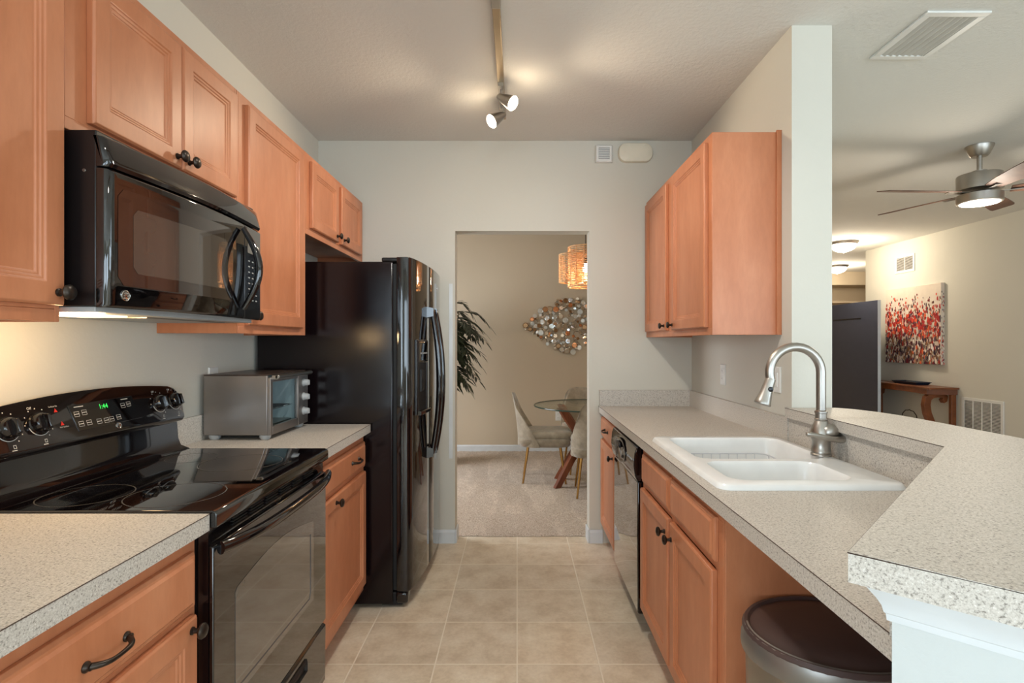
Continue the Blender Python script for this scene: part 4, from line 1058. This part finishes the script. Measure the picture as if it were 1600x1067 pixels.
# ------------------------------------------------------------------ dining room
def dining_table():
    cx, cy, r = .665, 5.08, .505
    th = thing('dining_table', 'round glass dining table on crossed wooden legs seen through the doorway', 'table', (cx, cy, .012))
    g_ = build('glass_top', MB().lathe([(0, 0), (r-.004, 0), (r, .004), (r, .010), (r-.004, .0135), (0, .0135)], (cx, cy, .738), seg=72), 'glass', th, angle=30)
    build('glass_rim', MB().tube([(cx+(r+.0005)*math.cos(2*PI*k/72), cy+(r+.0005)*math.sin(2*PI*k/72), .7447) for k in range(72)], .0064, 8, True), 'glass_edge', g_)
    for a in (205, 145, 25, 325):
        e = Vector((math.cos(math.radians(a)), math.sin(math.radians(a)), 0)); s = Vector((-e.y, e.x, 0)); p = Vector((cx, cy, 0))
        L = []
        for rr, z, w in ((.335, .012, .030), (.20, .23, .036), (.060, .43, .044), (.20, .60, .038), (.30, .735, .030)):
            c = p+e*rr; L.append([c+e*w+s*.022+Vector((0, 0, z)), c+e*w-s*.022+Vector((0, 0, z)), c-e*w-s*.022+Vector((0, 0, z)), c-e*w+s*.022+Vector((0, 0, z))])
        build('leg', MB().loft(L), 'walnut', th, bevel=.004)
    build('hub', MB().lathe([(0, .38), (.06, .38), (.06, .49), (0, .49)], (cx, cy, 0), seg=20), 'walnut', th)
    for a in (205, 145, 25, 325):
        e = Vector((math.cos(math.radians(a)), math.sin(math.radians(a)), 0)); build('glass_pad', MB().lathe([(0, .734), (.016, .734), (.016, .7379), (0, .7379)], Vector((cx, cy, 0))+e*.30, seg=16), 'glass_edge', th)
dining_table()

def chair_proto():
    th = thing('dining_chair', 'greige velvet dining chair in profile left of the glass table, on brass legs', 'chair', (0, 0, 0), 'velvet chairs around the dining table')
    ORG[th.name] = Vector((0, 0, 0))
    # front is +y
    pan = []
    for z, sx, y0, y1, r in ((.335, .17, -.20, .20, .08), (.345, .205, -.235, .23, .09), (.38, .225, -.25, .245, .09), (.415, .232, -.255, .25, .09), (.425, .225, -.25, .245, .09)):
        pan.append([(x, y, z) for x, y in rrect(-sx, sx, y0, y1, r, 6)])
    build('seat_shell', MB().loft(pan), 'fabric', th, angle=60)
    cu = []
    for z, sx, y0, y1, r in ((.420, .205, -.17, .235, .07), (.426, .222, -.18, .252, .08), (.450, .230, -.185, .260, .08), (.474, .222, -.18, .250, .08), (.486, .195, -.15, .22, .08), (.490, .12, -.08, .14, .06)):
        cu.append([(x, y, z) for x, y in rrect(-sx, sx, y0, y1, r, 6)])
    build('seat_cushion', MB().loft(cu), 'fabric', th, angle=60)
    # curved wrap-around back
    m = MB(); NU, NV = 22, 16; outer = []; inner = []
    for j in range(NV+1):
        v = j/NV; z = .345+.49*v
        ro, ri = [], []
        for i in range(NU+1):
            u = 2*i/NU-1; hw = .236-.058*v*v
            ang = u*math.radians(100-38*v); depth = .185-.10*v
            zz = z - (.13*abs(u)**3)*v**1.5 if v > .3 else z - (.13*abs(u)**3)*v**1.5
            lean = -.155*v**1.25
            x = hw*math.sin(ang)/math.sin(math.radians(min(90, 100-38*v))); y = -.10 - depth*math.cos(ang)*1.0 + lean + .02
            tk = .036-.014*v
            nl = Vector((math.sin(ang), -math.cos(ang)))
            ro.append((x, y, zz)); ri.append((x-nl.x*tk, y-nl.y*tk, zz+(.0 if j < NV else -.004)))
        outer.append(ro); inner.append(ri)
    loops = [outer[j]+inner[j][::-1] for j in range(NV+1)]
    build('backrest', MB().loft(loops), 'fabric', th, bevel=.008, seg=2, angle=60)
    for sx in (-1, 1):
        for sy in (-1, 1):
            build('leg', MB().tube([(sx*.145, sy*.15-.01, .345), (sx*.185, sy*.20-.01, 0)], [.0125, .0085], 12), 'gold', th)
    return th
ch = chair_proto()
CH = [((.27, 5.255), -92, None), ((.705, 4.79), -4, 'greige velvet dining chair nearest the doorway, its back to the camera'),
      ((.70, 5.62), 184, 'greige velvet dining chair behind the glass table, facing the camera')]
for i, (p, a, lb) in enumerate(CH):
    o = ch if i == 0 else copy_tree(ch)
    o.location = (p[0], p[1], .0125); o.rotation_euler = (0, 0, math.radians(a))
    if lb: o['label'] = lb

def pendant():
    cx, cy = .635, 5.05
    th = thing('pendant_lamp', 'woven rattan pendant lamp of overlapping drums hanging over the dining table', 'pendant lamp', (cx, cy, ZC))
    build('canopy', MB().lathe([(0, 0), (.06, 0), (.055, -.02), (0, -.025)], (cx, cy, ZC-.0005)), 'rattan', th)
    build('cord', MB().tube([(cx, cy, ZC-.02), (cx, cy, 2.11)], .004, 8), 'bronze', th)
    for dx, dy, r, za, zb in ((0, 0, .160, 1.845, 2.210), (-.115, .05, .125, 1.895, 2.150), (.115, .05, .125, 1.895, 2.150), (0, .16, .13, 1.88, 2.16)):
        m = MB(); n = int((zb-za)/.0165)
        for k in range(n+1):
            z = za+(zb-za)*k/n; th_ = .0075 if k in (0, n) else .0042
            m.tube([(cx+dx+r*math.cos(2*PI*q/36), cy+dy+r*math.sin(2*PI*q/36), z+random.uniform(-.001, .001)) for q in range(36)], th_, 5, True)
        for q in range(14):
            a = 2*PI*q/14; m.tube([(cx+dx+(r+.002)*math.cos(a), cy+dy+(r+.002)*math.sin(a), za), (cx+dx+(r+.002)*math.cos(a), cy+dy+(r+.002)*math.sin(a), zb)], .0042, 5)
        build('lamp_shade', m, 'rattan', th, angle=80)
    build('socket', MB().lathe([(0, 0), (.016, 0), (.016, -.05), (0, -.05)], (cx, cy, 2.12)), 'bronze', th)
    build('bulb', MB().lathe([(0, 0), (.013, -.004), (.016, -.02), (.028, -.05), (.030, -.066), (.022, -.086), (0, -.094)], (cx, cy, 2.069), seg=20), 'bulb', th, angle=80)
    lamp('pendant_glow', (cx, cy, 1.93), 22, (1.0, .78, .52), .04)
pendant()

def sculpture():
    cx, cz, y = .625, 1.335+.205, 6.619
    th = thing('wall_sculpture', 'diamond-shaped metal wall sculpture of many small round discs', 'wall art', (cx, y, cz))
    rnd = random.Random(5); pts = []
    tries = 0
    while len(pts) < 210 and tries < 60000:
        tries += 1
        x = rnd.uniform(-.56, .56); z = rnd.uniform(-.335, .335)
        if abs(x)/.60+abs(z)/.40 > 1.0: continue
        r = rnd.choice([.013, .015, .018, .022, .026, .030, .034])
        if any((x-a)**2+(z-b)**2 < ((r+c)*.80)**2 for a, b, c in pts): continue
        pts.append((x, z, r))
    fr = MB()
    for i, (x, z, r) in enumerate(pts):
        near = sorted(pts, key=lambda p: (p[0]-x)**2+(p[1]-z)**2)[1:4]
        for a, b, c in near: fr.tube([(cx+x, y-.012, cz+z), (cx+a, y-.012, cz+b)], .0022, 5)
        fr.tube([(cx+x, y-.0005, cz+z), (cx+x, y-.02, cz+z)], .0022, 5)
    build('wire_frame', fr, 'bronze', th)
    rest = MB()
    for i, (x, z, r) in enumerate(sorted(pts, key=lambda p: -p[2]-(.02 if p[0] < .28 else 0))):
        k = rnd.choices([0, 1, 2, 3, 4], [.24, .28, .20, .08, .20])[0]; dy = rnd.choice([.018, .026, .034]); tl = (rnd.uniform(-.22, .22), -1, rnd.uniform(-.22, .22))
        m = MB() if i < 100 else rest
        m.lathe([(0, 0), (r, 0), (r, .0025), (r*.8, .004), (r*.74, .0022), (0, .0022)], (cx+x, y-dy, cz+z), tl, 20)
        if i < 100: build('disc', m, DISC[k], th, angle=30)
    build('small_discs', rest, DISC[2], th, angle=30, kind='stuff')
sculpture()

def palm():
    px, py = -.875, 5.95
    th = thing('potted_palm', 'tall dark green bamboo palm in a woven planter at the dining room doorway edge', 'plant', (px, py, .012))
    build('planter', MB().lathe([(0, 0), (.145, 0), (.165, .10), (.185, .30), (.195, .42), (.200, .43), (.186, .43), (.180, .39), (0, .39)], (px, py, .013), seg=32), 'basket', th, angle=40)
    build('soil', MB().lathe([(0, .392), (.178, .392), (.176, .402), (0, .41)], (px, py, .013), seg=24), 'soil', th)
    rnd = random.Random(3)
    canes = []
    for k in range(6):
        a = k*1.05; bx, by = px+.07*math.cos(a), py+.07*math.sin(a); tx, ty, tz = px+.20*math.cos(a)+.04, py+.13*math.sin(a), rnd.uniform(1.6, 1.88)
        build('cane', MB().tube([(bx, by, .405), (bx*.7+tx*.3, by*.7+ty*.3, .9), (tx, ty, tz)], [.011, .009, .006], 8), 'cane', th); canes.append(((bx, by), (tx, ty, tz)))
    for k in range(76):
        (bx, by), (tx, ty, tz) = canes[k % 6]; f = .40+.60*((k*0.618) % 1); o = Vector((bx+(tx-bx)*f, by+(ty-by)*f, .405+(tz-.405)*f))
        a = rnd.uniform(-1.1, 1.1) if k % 4 else rnd.uniform(1.6, 4.6); e = Vector((math.cos(a), math.sin(a), 0)); Lg = rnd.uniform(.26, .42)
        if o.y + e.y*Lg > 6.55: e.y = -abs(e.y)
        spine = []; n = 9
        for i in range(n+1):
            s = i/n; spine.append(o+e*(Lg*s*.9)+Vector((0, 0, .20*s-.30*s*s)))
        m = MB().tube(spine, [.004*(1-.7*i/n) for i in range(n+1)], 5)
        for i in range(2, n+1):
            c = spine[i]; t = (spine[i]-spine[i-1]).normalized(); sd = t.cross(Vector((0, 0, 1))).normalized()
            for sg in ((-1, 1) if i < n else (0,)):
                d = (t*.75+sd*sg*.8+Vector((0, 0, rnd.uniform(-.28, .02)))).normalized() if sg else t
                ln = rnd.uniform(.11, .16); w = .017; up = d.cross(sd if sg == 0 else t).normalized(); wd = d.cross(up).normalized()
                droop = Vector((0, 0, -.02))
                m.add([c, c+d*ln*.35+wd*w, c+d*ln*.72+wd*w*.75+droop*.4, c+d*ln+droop, c+d*ln*.72-wd*w*.75+droop*.4, c+d*ln*.35-wd*w, c+d*ln*.4+up*.003], [(0, 1, 6), (1, 2, 6), (2, 3, 6), (3, 4, 6), (4, 5, 6), (5, 0, 6)])
        build('frond', m, 'leaf', th, angle=60)
palm()
